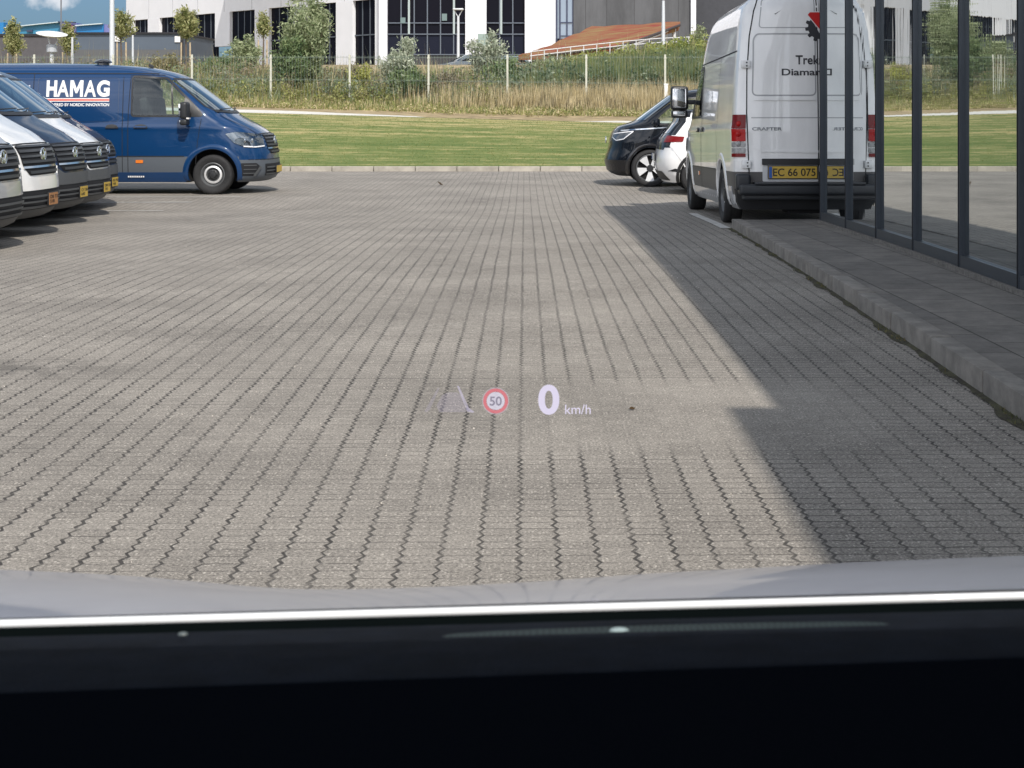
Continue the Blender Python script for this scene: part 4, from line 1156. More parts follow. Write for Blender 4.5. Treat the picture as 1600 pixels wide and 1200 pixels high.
# emblem: half gear below left, red gem above right
cx, cy, rad = 1281.0, 42.0, 20.5
pts = []
for k in range(48):
    a = R(120+180*k/47)
    rr = rad*(1.12 if (k//4) % 2 == 0 else .90)
    pts.append((cx+rr*math.cos(a), cy-rr*math.sin(a)))
pts.append((cx+2, cy+14)); pts.append((cx-12, cy-12))
S2.poly('emblem_gear', rp(pts), 'rear', mat('dark_lettering', (.03, .03, .036), rough=.5), v2, .004, 0, .03)
S2.poly('emblem_gem', rp([(1261, 22), (1265, 16.5), (1297, 16.5), (1301, 22), (1290, 37), (1281, 47)]), 'rear', WHITEV, v2, .006, 0, .05)
S2.poly('emblem_gem', rp([(1262.5, 22), (1266, 18), (1296, 18), (1299.5, 22), (1289, 37), (1281, 45)]), 'rear', REDV, v2, .009, 0, .05)
# tail lamps wrap round the rear corners
for s in (1, -1):
    mode = ('diag', (.80, -s*.60, 0), (-4.81, s*.955, 0))
    e = None
    for i, (z0, z1, m_) in enumerate(((.86, .905, REDD), (.91, .97, CLEARL), (.98, 1.04, CLEARL), (1.05, 1.20, RED), (1.203, 1.375, REDD))):
        q = [(-.095, z0), (.065, z0), (.065, z1-.002), (-.095, z1-.002)]
        q = [(-u*s, z) for u, z in q]
        o = S2.poly('lamp_section', q, mode, m_, v2 if e is None else e, .024, .022, .04, .008)
        if e is None: e = o; o.name = 'tail_lamp'
    for z in (1.02, 1.14, 1.26):
        dd = Vector(mode[1]).normalized(); c = S2.hit(Vector((-4.80, s*.955, z))-dd*3, dd, .026)
        bm = bmesh.new(); bmesh.ops.create_uvsphere(bm, u_segments=14, v_segments=8, radius=.034, matrix=Matrix.Translation(c) @ Matrix.Diagonal((.3, 1, 1, 1)))
        bm_obj('lamp_bowl', bm, RED if z > 1.1 else CLEARL, e, True)
    # hinges
    for py in (100, 257):
        z = rz(py)
        c = S2.hit(Vector((-9, s*(ry(1166)), z)), Vector((1, 0, 0)), .012)
        bm = bmesh.new(); add_box(bm, (c.x-.01, s*ry(1166)+s*.02, z), (.05, .11, .095), None, .012, 2)
        hg = bm_obj('hinge', bm, P_WHITE, v2, True)
        for dz in (-.02, .02): box('hinge_hole', (c.x-.0362, s*(ry(1165)), z+dz), (.004, .018, .016), INK, hg)
    pp = rp([(1154, 289), (1168, 289), (1168, 283.5), (1154, 283.5)]); pp = mirror_pts(pp) if s < 0 else pp
    S2.poly('reflector', pp, 'rear', RED, v2, .022, .02, .04, .006)
# rear bumper with step
bm = bmesh.new()
add_box(bm, (-4.90, 0, .47), (.22, 1.96, .13), None, .035, 3)
add_box(bm, (-4.93, 0, .545), (.20, 1.60, .03), None, .008, 2)
add_box(bm, (-4.84, 0, .375), (.16, 1.86, .06), None, .02, 2)
for s in (1, -1): add_box(bm, (-4.86, s*.92, .56), (.14, .18, .20), None, .04, 3)
bm_obj('rear_step', bm, mat('bumper_black', (.022, .025, .030), rough=.42, bump=.08, bscale=150), v2, True, 45)
bm = bmesh.new(); add_tube(bm, [(-4.4, -.25, .25), (-4.75, -.30, .24)], .035, 10); add_box(bm, (-4.5, .1, .22), (.4, .5, .10), None, .02)
bm_obj('exhaust', bm, LINER, v2, True)
for s in ('left', 'right'):
    S2.poly('mud_cover', [(-4.55, .27), (-4.28, .27), (-4.22, .42), (-4.30, .50), (-4.55, .50)], s, P_SILVER, v2, .012, .01, .08, .03)
    S2.poly('lock', [(-1.42, 1.19), (-1.38, 1.19), (-1.38, 1.23), (-1.42, 1.23)], s, INK, v2, .01)

# the row on the left
rows = [
 ('silver van at the left edge, only its nose and bumper in view', 14, 15.1, P_SILVER, dict(bumper=GREYP, bumper_upper=True, plate_text=None)),
 ('white van with white upper bumper and orange plate, second in the left row', 75, 17.4, P_WHITE, dict(bumper=GREYP, bumper_upper=True, plate_text='DB 73\n518', plate_col=mat('orange_plate', (.42, .20, .08), rough=.6))),
 ('dark navy van with yellow plate between two white bonnets in the left row', 124, 19.7, P_NAVY, dict(bumper=GREYP, bumper_upper='grey', plate_text='CV 28\n640')),
 ('white bonneted van with dark grey bumper, behind the navy one', 161, 21.75, P_WHITE, dict(bumper=GREYP, bumper_upper='grey', plate_text='DM 55\n193')),
 ('dark van furthest back in the left row, just a nose and plate showing', 174, 23.6, P_NAVY, dict(bumper=GREYP, bumper_upper='grey', plate_text='BX 90\n466')),
]
for lab, lx_, D, pm, kw in rows:
    vv, _ = make_van('van', STD, pm, side_detail=False, **kw)
    tag(vv, lab, 'van', 'vans parked in a row on the left')
    nx = (lx_-844)*D/F
    vv.location = (nx-.98, D, gz(-7, D)-.003)
    vv.rotation_euler = (0, 0, R(-1.5))

# ------------------------------------------------------------------ two passenger cars beyond the white van
def add_arches(S, root, wx, r, m, zc, x_r=1):
    for x in wx:
        for s in ('right', 'left'):
            sy = -1 if s == 'right' else 1
            v = []; f = []
            prof = [(r+.02, -.05), (r+.022, .010), (r+.035, .018), (r+.075, .012), (r+.08, -.01)]
            for k in range(31):
                a = R(-25+230*k/30)
                for q, o_ in prof:
                    px, pz = x+q*math.cos(a), max(.22, zc+q*math.sin(a))
                    p = S.hit(Vector((px, sy*3, pz)), Vector((0, -sy, 0)), 0)
                    v.append((p.x, p.y+sy*o_, p.z))
            n = len(prof)
            for i in range(30):
                for k in range(n-1): f.append([i*n+k, i*n+k+1, (i+1)*n+k+1, (i+1)*n+k])
            mesh_obj('wheel_arch_trim', v, f, m, root, True, 60)
# black people carrier, nose to the left
zs = [.20,.24,.30,.38,.46,.52,.60,.68,.76,.84,.92,1.0,1.06,1.12,1.17,1.21,1.24,1.27,1.30,1.36,1.45,1.55,1.65,1.74,1.80,1.85,1.89,1.92,1.935]
xf = [(.20,.62),(.24,.72),(.30,.80),(.5,.85),(.58,.835),(.64,.80),(.8,.765),(.96,.74),(1.1,.67),(1.17,.58),(1.21,.46),(1.26,.30),(1.30,.22),(1.8,-.45),(1.86,-.62),(1.92,-1.0),(1.935,-1.6)]
xr = [(.20,-3.6),(.4,-3.86),(1.0,-3.85),(1.3,-3.78),(1.8,-3.55),(1.935,-3.0)]
ww = [(.20,.84),(.3,.93),(.6,.975),(.95,.985),(1.1,.97),(1.25,.955),(1.6,.88),(1.8,.82),(1.87,.74),(1.92,.5),(1.935,.2)]
bm = shell(zs, xf, xr, ww, [(.2,.75),(1.1,.75),(1.3,.6),(1.9,.5)], [(.2,2.6),(1.2,2.8),(1.9,2.5)], [(.2,.3),(1.9,.4)])
bm.verts.index_update(); bm.faces.index_update()
S3 = Surf([v.co.copy() for v in bm.verts], [[v.index for v in f.verts] for f in bm.faces])
o = bm_obj('shell', bm)
cuts = [cyl_y(x, s*.9, .37, .40, .5) for x in (0, -2.99) for s in (1, -1)]
sidew = rounded([(-.60, 1.20), (-.02, 1.22), (-.30, 1.48), (-.62, 1.72), (-1.5, 1.76), (-1.5, 1.18)], .05)
cuts.append(prism_y(sidew, -1.4, 1.4)); cuts.append(prism_y([(-1.7, 1.0), (-.3, 1.0), (.10, 1.32), (.6, 1.32), (-.1, 1.80), (-.5, 1.80), (-1.7, 1.78)], -.74, .74))
me = boolean(o, cuts); bpy.data.objects.remove(o)
def cl3(c, n):
    loc, nn, i, d = S3.bvh.find_nearest(c)
    if d > .012: return 'cab_interior' if c.z > .85 else 'wheel_arch_liner'
    if c.z < .50 and c.x > .3: return 'bumper'
    return 'body'
c1 = empty('parked_car', (0, 0, 0))
for g, q in split_faces(me, cl3, None).items():
    ob = bpy.data.objects.new(g, q); COL.objects.link(ob); ob.parent = c1; q.materials.append({'body': P_BLACK, 'bumper': mat('bumper_gloss_black', (.012, .012, .014), rough=.3, bump=.5, bscale=30), 'cab_interior': CABIN, 'wheel_arch_liner': LINER}[g])
v, f = fill2d([(-.74, 1.30), (-.66, 1.78), (.66, 1.78), (.74, 1.30)], .12)
mesh_obj('windscreen', [S3.hit(Vector((3, a, b)), Vector((-1, 0, 0)), .004) for a, b in v], f, SCREEN, c1, True)
for s in ('right', 'left'):
    sg = 1 if s == 'left' else -1
    S3.poly('door_window', sidew, s, CARGLASS, c1, .004, 0, .12)
    rr = sidew+[sidew[0]]; S3.line('window_seal', rr, .03, s, DARKP, c1, .006)
    S3.line('chrome_line', [(.55, 1.09), (.30, 1.115), (-.2, 1.15), (-.75, 1.19)], .022, s, CHROME, c1, .008)
    mode = ('diag', (-.45, -sg*.90, 0), (.60, sg*.72, 0))
    q = [(-.34, 1.08), (-.05, 1.05), (.20, 1.02), (.22, .96), (.05, .90), (-.14, .93)]
    q = [(u*sg, z) for u, z in q]
    hl = S3.poly('headlight', q, mode, LAMPIN, c1, .006, 0, .05, .03)
    S3.line('daylight_strip', [(q[k][0], q[k][1]) for k in (0, 5, 4, 3, 2, 1)]+[q[0]], .018, mode, mat('drl', (.8, .8, .82), rough=.15, coat=1), hl, .012)
    bm = bmesh.new(); add_box(bm, (-.12, sg*1.07, 1.26), (.12, .20, .15), None, .05, 3); bm_obj('door_mirror', bm, P_BLACK, c1, True)
    S3.line('door_seam', [(-.42, .35), (-.42, 1.2)], .012, s, SEAM, c1, .003)
    S3.line('door_seam', [(-1.52, .35), (-1.52, 1.7)], .012, s, SEAM, c1, .003)
add_arches(S3, c1, (0, -2.99), .40, mat('gloss_black_trim', (.012, .012, .014), rough=.3, coat=1), .37)
make_wheels(c1, [(0, -.86, -1), (0, .86, 1), (-2.99, -.86, -1), (-2.99, .86, 1)], r=.365, alloy=True)
vw_badge(c1, .81, .07, .90)
D3 = 28.7
c1.location = ((1016-844)*D3/F, D3+.97, gz(0, D3)-.003); c1.rotation_euler = (0, 0, PI)
tag(c1, 'black people carrier with bright alloy wheel, its nose poking out behind the white hatchback', 'car')

# white hatchback, tail to the left, mostly hidden
zs = [.22,.26,.32,.38,.46,.52,.60,.68,.76,.84,.90,.96,1.0,1.06,1.12,1.18,1.24,1.3,1.38,1.46,1.50,1.54,1.565]
xf = [(.22,.75),(.4,.84),(.6,.83),(.8,.75),(.92,.55),(1.0,.30),(1.06,.05),(1.5,-.85),(1.565,-1.6)]
xr = [(.22,-3.38),(.34,-3.46),(.5,-3.52),(.66,-3.515),(.80,-3.47),(.90,-3.46),(1.0,-3.42),(1.06,-3.36),(1.30,-3.16),(1.42,-3.14),(1.50,-3.1),(1.565,-2.4)]
ww = [(.22,.80),(.35,.87),(.6,.905),(.85,.90),(1.0,.87),(1.3,.76),(1.46,.66),(1.53,.5),(1.565,.2)]
bm = shell(zs, xf, xr, ww, [(.2,.6),(1.5,.5)], [(.2,2.6),(1.9,2.4)], [(.2,.42),(.8,.35),(1.5,.30)], nr=2.7)
bm.verts.index_update(); bm.faces.index_update()
S4 = Surf([v.co.copy() for v in bm.verts], [[v.index for v in f.verts] for f in bm.faces])
o = bm_obj('shell', bm)
me = boolean(o, [cyl_y(x, s*.86, .34, .37, .45) for x in (0, -2.77) for s in (1, -1)]); bpy.data.objects.remove(o)
def cl4(c, n):
    loc, nn, i, d = S4.bvh.find_nearest(c)
    if d > .012: return 'wheel_arch_liner'
    if c.z > .80 and c.x < (-3.30 if c.z < 1.06 else -3.19+.8*(c.z-1.1)): return 'tailgate'
    return 'roof' if c.z > 1.46 and c.x < -.7 else 'body'
c2 = empty('parked_car', (0, 0, 0))
P_WCAR = paint('white_car', (.80, .80, .80))
for g, q in split_faces(me, cl4, None).items():
    ob = bpy.data.objects.new(g, q); COL.objects.link(ob); ob.parent = c2; q.materials.append({'body': P_WCAR, 'roof': P_BLACK, 'tailgate': P_BLACK, 'wheel_arch_liner': LINER}[g])
S4.poly('tailgate', [(-.68, .80), (-.70, .98), (-.60, 1.08), (-.56, 1.44), (.56, 1.44), (.60, 1.08), (.70, .98), (.68, .80)], 'rear', P_BLACK, c2, .006, 0, .08, .04)
S4.poly('rear_window', [(-.56, 1.08), (-.50, 1.40), (.50, 1.40), (.56, 1.08)], 'rear', mat('privacy_glass', (.01, .012, .014), rough=.05, coat=1), c2, .014, .008, .08, .04)
for s in ('right', 'left'):
    sg = 1 if s == 'left' else -1
    mode = ('diag', (.80, -sg*.60, 0), (-3.28, sg*.78, 0))
    q = [(-.20, .93), (.20, .945), (.20, 1.035), (-.20, 1.05)]
    q = [(u*sg, z) for u, z in q]
    tl = S4.poly('tail_lamp', q, mode, REDD, c2, .012, .010, .05, .02)
    S4.poly('side_window', rounded([(-2.9, 1.08), (-.1, 1.04), (-.75, 1.42), (-2.7, 1.44)], .06), s, mat('privacy_glass', (.01, .012, .014), rough=.05, coat=1), c2, .005, 0, .12)
    S4.poly('bumper_vent', [(-3.34, .43), (-3.12, .41), (-3.10, .45), (-3.22, .475)], s, SEAM, c2, .008, .006, .04)
    S4.line('body_crease', [(-3.30, .88), (-3.1, .62), (-3.02, .45)], .02, s, P_WCAR, c2, .012)
S4.poly('diffuser', [(-.70, .26), (-.62, .42), (.62, .42), (.70, .26)], 'rear', DARKP, c2, .008, 0, .08, .03)
make_wheels(c2, [(0, -.80, -1), (0, .80, 1), (-2.77, -.80, -1), (-2.77, .80, 1)], r=.345, wdt=.215, alloy=True)
add_arches(S4, c2, (0, -2.77), .355, DARKP, .34)
plate(c2, S4, 0, .66, 'rear', '', off=.02, colour=mat('white_plate', (.7, .7, .68), rough=.4))
D4 = 26.1
c2.location = ((1025-844)*D4/F+3.56, D4+.9, gz(0, D4)-.003)
tag(c2, 'white hatchback with black tailgate and red tail lamp, its tail showing behind the white van', 'car')
# ------------------------------------------------------------------ fence on the bank
FY = 51.0
fen = empty('wire_fence', (0, FY, 1), label='wire mesh fence with pale posts standing in tall weeds beyond the lawn', cat='fence')
def fchild(o): return child(o, fen)
POST = mat('fence_post', (.50, .50, .42), rough=.5, var=.08)
WIRE = mat('fence_wire', (.16, .20, .17), rough=.6)
px0 = [300+123.2*k for k in range(-7, 10)]
posts = [((p-844)*FY/F) for p in px0]
top = 3.13
for i, x in enumerate(posts):
    b0 = zb(x)-.1
    bm = bmesh.new(); add_box(bm, (x, FY, (b0+top)/2), (.07, .06, top-b0), None, .008, 1)
    for zz in (b0+.15, b0+1.0, top-.12): add_box(bm, (x, FY-.005, zz), (.085, .08, .05))
    fchild(bm_obj('fence_post', bm, POST))
    if i < len(posts)-1:
        x1 = posts[i+1]; bm = bmesh.new()
        lo = max(zb(x), zb(x1))+.05
        n_ = 26
        for k in range(1, n_):
            xx = x+(x1-x)*k/n_
            add_box(bm, (xx, FY+.04, (lo+top)/2), (.0052, .005, top-lo-.06))
        for zz in (top-.08, top-.11, (lo+top)/2, (lo+top)/2+.03, lo+.1):
            add_box(bm, ((x+x1)/2, FY+.05, zz), (x1-x-.08, .006, .007))
        fchild(bm_obj('mesh_panel', bm, WIRE))
# poles
def pole(name, px, yt, yb, D, rad, m, label, cat, group=None, extra=None):
    a, b_ = P(px, yb, D), P(px, yt, D)
    g = tz(a.x, D)
    root = empty(name, (a.x, D, g-.05), label=label, cat=cat, group=group)
    bm = bmesh.new(); add_tube(bm, [(0, 0, 0), (0, 0, (b_.z-g)*.5), (0, 0, b_.z-g+.05)], [rad, rad*.9, rad*.75], 12)
    add_tube(bm, [(0, 0, 0), (0, 0, .5)], rad*1.25, 12)
    bm_obj('pole', bm, m, root, True, 60)
    return root, b_.z-g+.05
PALE = mat('pale_metal', (.62, .64, .66), rough=.4, metal=.2)
pole('flagpole', 1036.5, 1, 100, 62, .085, PALE, 'tall white flagpole rising behind the fence right of the rust coloured roof', 'flagpole')
r_, h_ = pole('lamp_post', 175, -60, 98, 52.5, .10, PALE, 'tall pale lamp post rising out of the picture beside the sapling at the office corner', 'lamp post')
add = bmesh.new(); add_box(add, (0, -.5, h_), (.25, 1.0, .10), None, .04); bm_obj('lamp_head', add, PALE, r_, True)
pole('slim_pole', 207.5, 55, 95, 62, .055, PALE, 'slim white pole in front of the grey building, right of the tall lamp post', 'pole')
pole('slim_pole', 113, 58, 97, 62, .06, PALE, 'slim white pole beside the sapling right of the disc shaped lamp', 'pole')
r_, h_ = pole('lamp_post', 716, 26, 98, 92, .10, PALE, 'slender street lamp with triangular head before the large dark windows', 'street lamp')
bm = bmesh.new()
for a, b_ in (((-.0, 0, h_-.05), (-.26, 0, h_+.42)), ((0, 0, h_-.05), (.26, 0, h_+.42))): add_tube(bm, [a, b_], .03, 6)
add_box(bm, (0, 0, h_+.46), (.66, .5, .10), None, .04)
bm_obj('lamp_head', bm, PALE, r_, True)
# disc lamp on a thick post
D = 60; a = P(81, 98, D); g = tz(a.x, D)
r_ = empty('disc_lamp', (a.x, D, g), label='low white lamp with wide oval disc on a short post behind the blue van', cat='lamp')
zt_ = P(81, 54, D).z-g
bm = bmesh.new(); add_tube(bm, [(0, 0, 0), (0, 0, zt_-.55)], .085, 14); bm_obj('post', bm, PALE, r_, True)
bm = bmesh.new(); add_tube(bm, [(0, 0, zt_-.75), (0, 0, zt_-.70), (0, 0, zt_-.42), (0, 0, zt_-.40)], [.17, .21, .21, .15], 16); bm_obj('lantern', bm, mat('lantern_grey', (.45, .47, .5), rough=.3), r_, True)
for k in range(3):
    an = 2*PI*k/3+.4; tube('strut', [(.14*math.cos(an), .14*math.sin(an), zt_-.42), (.30*math.cos(an), .30*math.sin(an), zt_-.06)], .016, PALE, r_)
bm = bmesh.new(); add_lathe(bm, [(0, -.10), (.35, -.07), (.60, .0), (.62, .03), (.45, .07), (0, .11)], Matrix.Translation((0, 0, zt_)) @ Matrix.Rotation(R(11), 4, 'X') @ Matrix.Rotation(R(7), 4, 'Y'), 40)
bm_obj('disc', bm, mat('lamp_disc', (.80, .80, .78), rough=.4), r_, True, 60)
# white marker post by the fence
a = P(1040.5, 152, 50.4)
bm = bmesh.new(); add_box(bm, (0, 0, .42), (.13, .10, .96), None, .015); add_box(bm, (0, 0, .92), (.15, .12, .05), None, .01)
o = bm_obj('marker_post', bm, mat('marker_white', (.72, .72, .70), rough=.5)); o.location = (a.x, 50.4, tz(a.x, 50.4)-.03)
tag(o, 'short thick white marker post at the foot of the flagpole by the fence', 'post')

# ------------------------------------------------------------------ grasses (stuff)
def tzv(xs, ys): return np.array([tz(a, b_) for a, b_ in zip(xs, ys)])
def blades(name, n, xr__, yr__, hmin, hmax, wid, m, lean=.18, dens=None, hfac=None, tip=False):
    x = rng.uniform(*xr__, n); y = rng.uniform(*yr__, n)
    if dens is not None:
        k = dens(x, y) > rng.uniform(0, 1, n); x, y = x[k], y[k]
    n = len(x)
    z = tzv(x, y)
    h = rng.uniform(hmin, hmax, n)
    if hfac is not None: h = h*hfac(x, y)
    ang = rng.uniform(0, 2*PI, n); ln = rng.normal(0, lean, (n, 2))
    A = np.stack([ln[:, 0]*h, ln[:, 1]*h, h], 1)
    wv = rng.uniform(.6, 1.4, n)*wid
    B = np.stack([np.cos(ang)*wv, np.sin(ang)*wv*.5, 0*ang], 1)
    C = np.stack([x, y, z-.02], 1)
    if tip: return quads(name, C+A*.5, A*.55, B, m)
    return quads(name, C, A, B, m, tri=True)
def nfield(s, ph):
    return lambda x, y: .5+.5*np.sin(x*s+ph)*np.cos(y*s*1.3+ph*2+np.sin(x*s*.37)*2)
G_DRY = leaf_mat('straw_blade', (.46, .37, .19), (.70, .60, .38), 3, .3)
G_TAN = leaf_mat('tan_seedhead', (.20, .17, .10), (.36, .31, .20), 2, .3)
G_GRN = leaf_mat('green_blade', (.10, .15, .045), (.26, .30, .10), 2, .3)
G_DGR = leaf_mat('reed_blade', (.05, .10, .055), (.15, .21, .10), 2, .3)
G_VINE = leaf_mat('yellow_green_leaf', (.22, .26, .05), (.44, .45, .14), 2, .4)
G_OLV = leaf_mat('olive_blade', (.16, .165, .06), (.30, .27, .12), 1.5, .3)
W_BRN = leaf_mat('brown_weed', (.16, .13, .09), (.34, .28, .19), 3, .3)
W_GRY = leaf_mat('grey_green_weed', (.13, .17, .11), (.30, .34, .22), 3, .3)
W_YEL = leaf_mat('yellow_green_weed', (.22, .25, .06), (.42, .42, .15), 3, .35)
def ramp(x, a, b_): return np.clip((x-a)/(b_-a), 0, 1)
# front fringe, mixed green and straw
tag(blades('bank_grass', 26000, (-26, 9), (49.2, 51.4), .10, .42, .020, [G_OLV, G_GRN, W_YEL, G_DRY], .22, hfac=lambda x, y: .5+.5*ramp(y, 49.2, 50.6)), kind='stuff')
tag(blades('green_weeds', 26000, (-27, .5), (50.6, 58), .35, .85, .022, [G_OLV, G_GRN, W_YEL, W_GRY], .28, dens=lambda x, y: .25+.75*nfield(.9, 1)(x, y), hfac=lambda x, y: .35+1.0*nfield(1.3, 5)(x, y)**1.5), kind='stuff')
tag(blades('seed_heads', 20000, (-27, 1), (52, 60), .4, .95, .020, [G_TAN, G_OLV, G_GRN, G_DRY], .22, dens=lambda x, y: nfield(.7, 3)(x, y)*.9+.1, hfac=lambda x, y: .30+.95*nfield(1.1, 0)(x, y)**1.6, tip=True), kind='stuff')
tag(blades('straw_grass', 20000, (-5.0, 8), (50.1, 52.0), .25, .95, .014, [G_DRY, G_DRY, G_TAN], .10, dens=lambda x, y: .05+.95*ramp(x, -4.0, .3)), kind='stuff')
tag(blades('tall_reeds', 30000, (-1.8, 9), (51.6, 54.6), .7, 1.3, .022, [G_DGR, G_GRN, G_DGR, G_OLV], .10, dens=lambda x, y: .2+.8*ramp(x, -1.5, .2), hfac=lambda x, y: .75+.25*ramp(x, -1, 4)), kind='stuff')
def clumps(name, ncl, xr__, yr__, hr, rr, nleaf, size, m, seedf=None, base=0.0, up=.5):
    xs = rng.uniform(*xr__, ncl); ys = rng.uniform(*yr__, ncl)
    if seedf is not None:
        k = seedf(xs, ys) > rng.uniform(0, 1, ncl); xs, ys = xs[k], ys[k]; ncl = len(xs)
    zs_ = tzv(xs, ys)+base; H = rng.uniform(*hr, ncl); Rr = rng.uniform(*rr, ncl)
    i = np.repeat(np.arange(ncl), nleaf); n = len(i)
    d = rng.normal(0, 1, (n, 3)); d /= np.linalg.norm(d, axis=1, keepdims=True)
    q = rng.uniform(0, 1, n)**.45
    C = np.stack([xs[i]+d[:, 0]*Rr[i]*q, ys[i]+d[:, 1]*Rr[i]*q, zs_[i]+np.maximum(0.03, H[i]*.5+d[:, 2]*H[i]*.55*q)], 1)
    a = rng.normal(0, 1, (n, 3)); a[:, 2] += up; a /= np.linalg.norm(a, axis=1, keepdims=True)
    b2 = np.cross(a, rng.normal(0, 1, (n, 3))); b2 /= np.linalg.norm(b2, axis=1, keepdims=True)
    s = rng.uniform(.6, 1.4, (n, 1))*size
    return quads(name, C, a*s, b2*s*.42, m)
tag(clumps('hedge_leaves', 330, (1.0, 10), (55.2, 59.5), (.35, 1.05), (.30, .65), 100, .075, [G_VINE, G_VINE, G_GRN], None, -.35), kind='stuff')
tag(clumps('brown_weeds', 280, (-26, 0), (51.2, 58), (.6, 1.15), (.25, .5), 120, .05, [W_BRN, W_BRN, G_OLV], lambda x, y: nfield(.45, 0)(x, y)), kind='stuff')
tag(clumps('grey_green_weeds', 330, (-26, 1), (50.7, 57), (.5, 1.1), (.25, .55), 120, .06, [W_GRY, W_GRY, G_GRN], lambda x, y: nfield(.6, 2)(x, y)), kind='stuff')
tag(clumps('yellow_green_weeds', 260, (-24, 0), (50.4, 52.5), (.3, .75), (.2, .45), 100, .05, [W_YEL, G_OLV], lambda x, y: nfield(.8, 4)(x, y)), kind='stuff')
tag(clumps('dark_weeds', 120, (-1.5, 9), (51.4, 53.5), (.7, 1.3), (.2, .45), 110, .07, [G_DGR, W_GRY]), kind='stuff')
tag(blades('far_grass', 22000, (-34, 12), (58, 66), .2, .6, .026, [G_TAN, G_OLV, G_GRN], .3), kind='stuff')
# loose taller stems sticking out of the weeds
tag(blades('stray_stems', 900, (-26, 8), (50.8, 57), .9, 1.9, .012, [G_TAN, G_OLV, W_GRY, G_DRY], .16), kind='stuff')
tag(clumps('path_edge_weeds', 420, (-24, 8), (48.6, 50.4), (.10, .30), (.10, .35), 40, .035, [W_YEL, G_OLV, G_DRY]), kind='stuff')
# short lawn blades
tag(blades('lawn_grass', 90000, (-17, 7), (KY+.2, 46.0), .018, .05, .012, [leaf_mat('lawn_blade', (.11, .16, .03), (.25, .27, .075), .9, .3), leaf_mat('lawn_blade_dry', (.24, .24, .07), (.52, .46, .22), 1.3, .3), leaf_mat('lawn_blade', (.11, .16, .03), (.25, .27, .075), .9, .3)], .8), kind='stuff')

# ------------------------------------------------------------------ shrubs and saplings
BARK = mat('bark', (.13, .10, .075), rough=.95, var=.25, vscale=20, bump=.5, bscale=40)
STAKE = mat('stake_wood', (.45, .36, .24), rough=.85, var=.15, vscale=10)
def leaves_on(paths, n, size, spread, m, name, parent, up=.5):
    """leaves scattered along stems (local coordinates)"""
    segs = []
    for p in paths:
        for a, b_ in zip(p[:-1], p[1:]): segs.append((np.array(a), np.array(b_)))
    lens = np.array([np.linalg.norm(b_-a) for a, b_ in segs]); pr = lens/lens.sum()
    idx = rng.choice(len(segs), n, p=pr); t = rng.uniform(0, 1, (n, 1))
    A0 = np.array([segs[i][0] for i in idx]); B0 = np.array([segs[i][1] for i in idx])
    C = A0+(B0-A0)*t+rng.normal(0, spread, (n, 3))
    d = (B0-A0)/np.maximum(np.linalg.norm(B0-A0, axis=1, keepdims=True), 1e-6)*up+rng.normal(0, .6, (n, 3))
    d /= np.linalg.norm(d, axis=1, keepdims=True)
    q = np.cross(d, rng.normal(0, 1, (n, 3))); q /= np.linalg.norm(q, axis=1, keepdims=True)
    s = rng.uniform(.6, 1.3, (n, 1))*size
    return quads(name, C, d*s, q*s*.33, m, parent)
def shrub(px, ytop, wpx, D, m, label, n=3000, size=.06, stems=16, name='shrub', spread=.07, ybase=None, group=None):
    x = (px-844)*D/F; g = tz(x, D)
    H = CAMZ-(ytop-165)*D/F-g; Wd = wpx*D/F/2
    root = empty(name, (x, D, g), label=label, cat='shrub', group=group)
    bm = bmesh.new(); paths = []
    for k in range(stems):
        an = 2*PI*k/stems+random.uniform(-.3, .3); rr = random.uniform(.25, 1)*Wd; hh = H*random.uniform(.70, 1.0)*(1-.28*(rr/Wd)**2)
        if k < 3: rr *= .3; hh = H*random.uniform(.93, 1)
        p = [(0.1*math.cos(an), .1*math.sin(an), 0)]
        for j in range(1, 7):
            t = j/6
            p.append((rr*math.cos(an)*t**.7+random.uniform(-.05, .05), rr*math.sin(an)*t**.7+random.uniform(-.05, .05), hh*t))
        add_tube(bm, p, [.022*(1-.8*j/6) for j in range(7)], 5); paths.append(p)
        for j in range(2, 7):
            for _ in range(2):
                b0 = Vector(p[j]); an2 = an+random.uniform(-1.4, 1.4); l = random.uniform(.25, .5)*min(1, H/2.5)
                e_ = b0+Vector((math.cos(an2)*l*.6, math.sin(an2)*l*.6, l*.8))
                if e_.z > hh*1.02: e_.z = hh*1.0
                add_tube(bm, [tuple(b0), tuple(e_)], [.008, .003], 4); paths.append([tuple(b0), tuple(e_)])
    bm_obj('stem', bm, BARK, root, True, 60)
    leaves_on(paths, n, size, spread, m, 'foliage', root)
    return root
L_WIL = leaf_mat('willow_leaf', (.16, .22, .09), (.52, .56, .34), 7, .35)
L_GRN = leaf_mat('shrub_leaf', (.09, .16, .07), (.27, .33, .15), 5, .35)
L_SIL = leaf_mat('silvery_leaf', (.24, .29, .19), (.64, .66, .52), 7, .35)
shrub(482, -8, 92, 54, L_WIL, 'tall bushy willow shrub reaching the top edge, in front of the white office', 15000, .075, 30, spread=.10)
shrub(455, 60, 70, 53, L_GRN, 'dense dark shrub at the left foot of the tallest willow', 7000, .07, 18, spread=.10)
shrub(628, 62, 70, 53, L_SIL, 'silvery leaved shrub with one high shoot, left of the parked cars behind', 6500, .075, 16, spread=.09)
shrub(640, 110, 100, 52.5, L_GRN, 'low dark green bush under the silvery shrub', 6000, .07, 14, spread=.10)
shrub(762, 50, 66, 55.5, L_SIL, 'thin silvery shrub in front of the grey sign board', 3200, .08, 14, spread=.08)
shrub(790, 92, 60, 54.5, L_GRN, 'round green weed bush right of the sign board', 4500, .07, 14, spread=.10)
shrub(383, 58, 62, 60, L_WIL, 'olive shrub before the dark plinth, between two saplings', 4500, .075, 14, spread=.09)
shrub(345, 92, 80, 58, L_GRN, 'low olive bush left of the shrub by the white car', 4000, .07, 14, spread=.11)
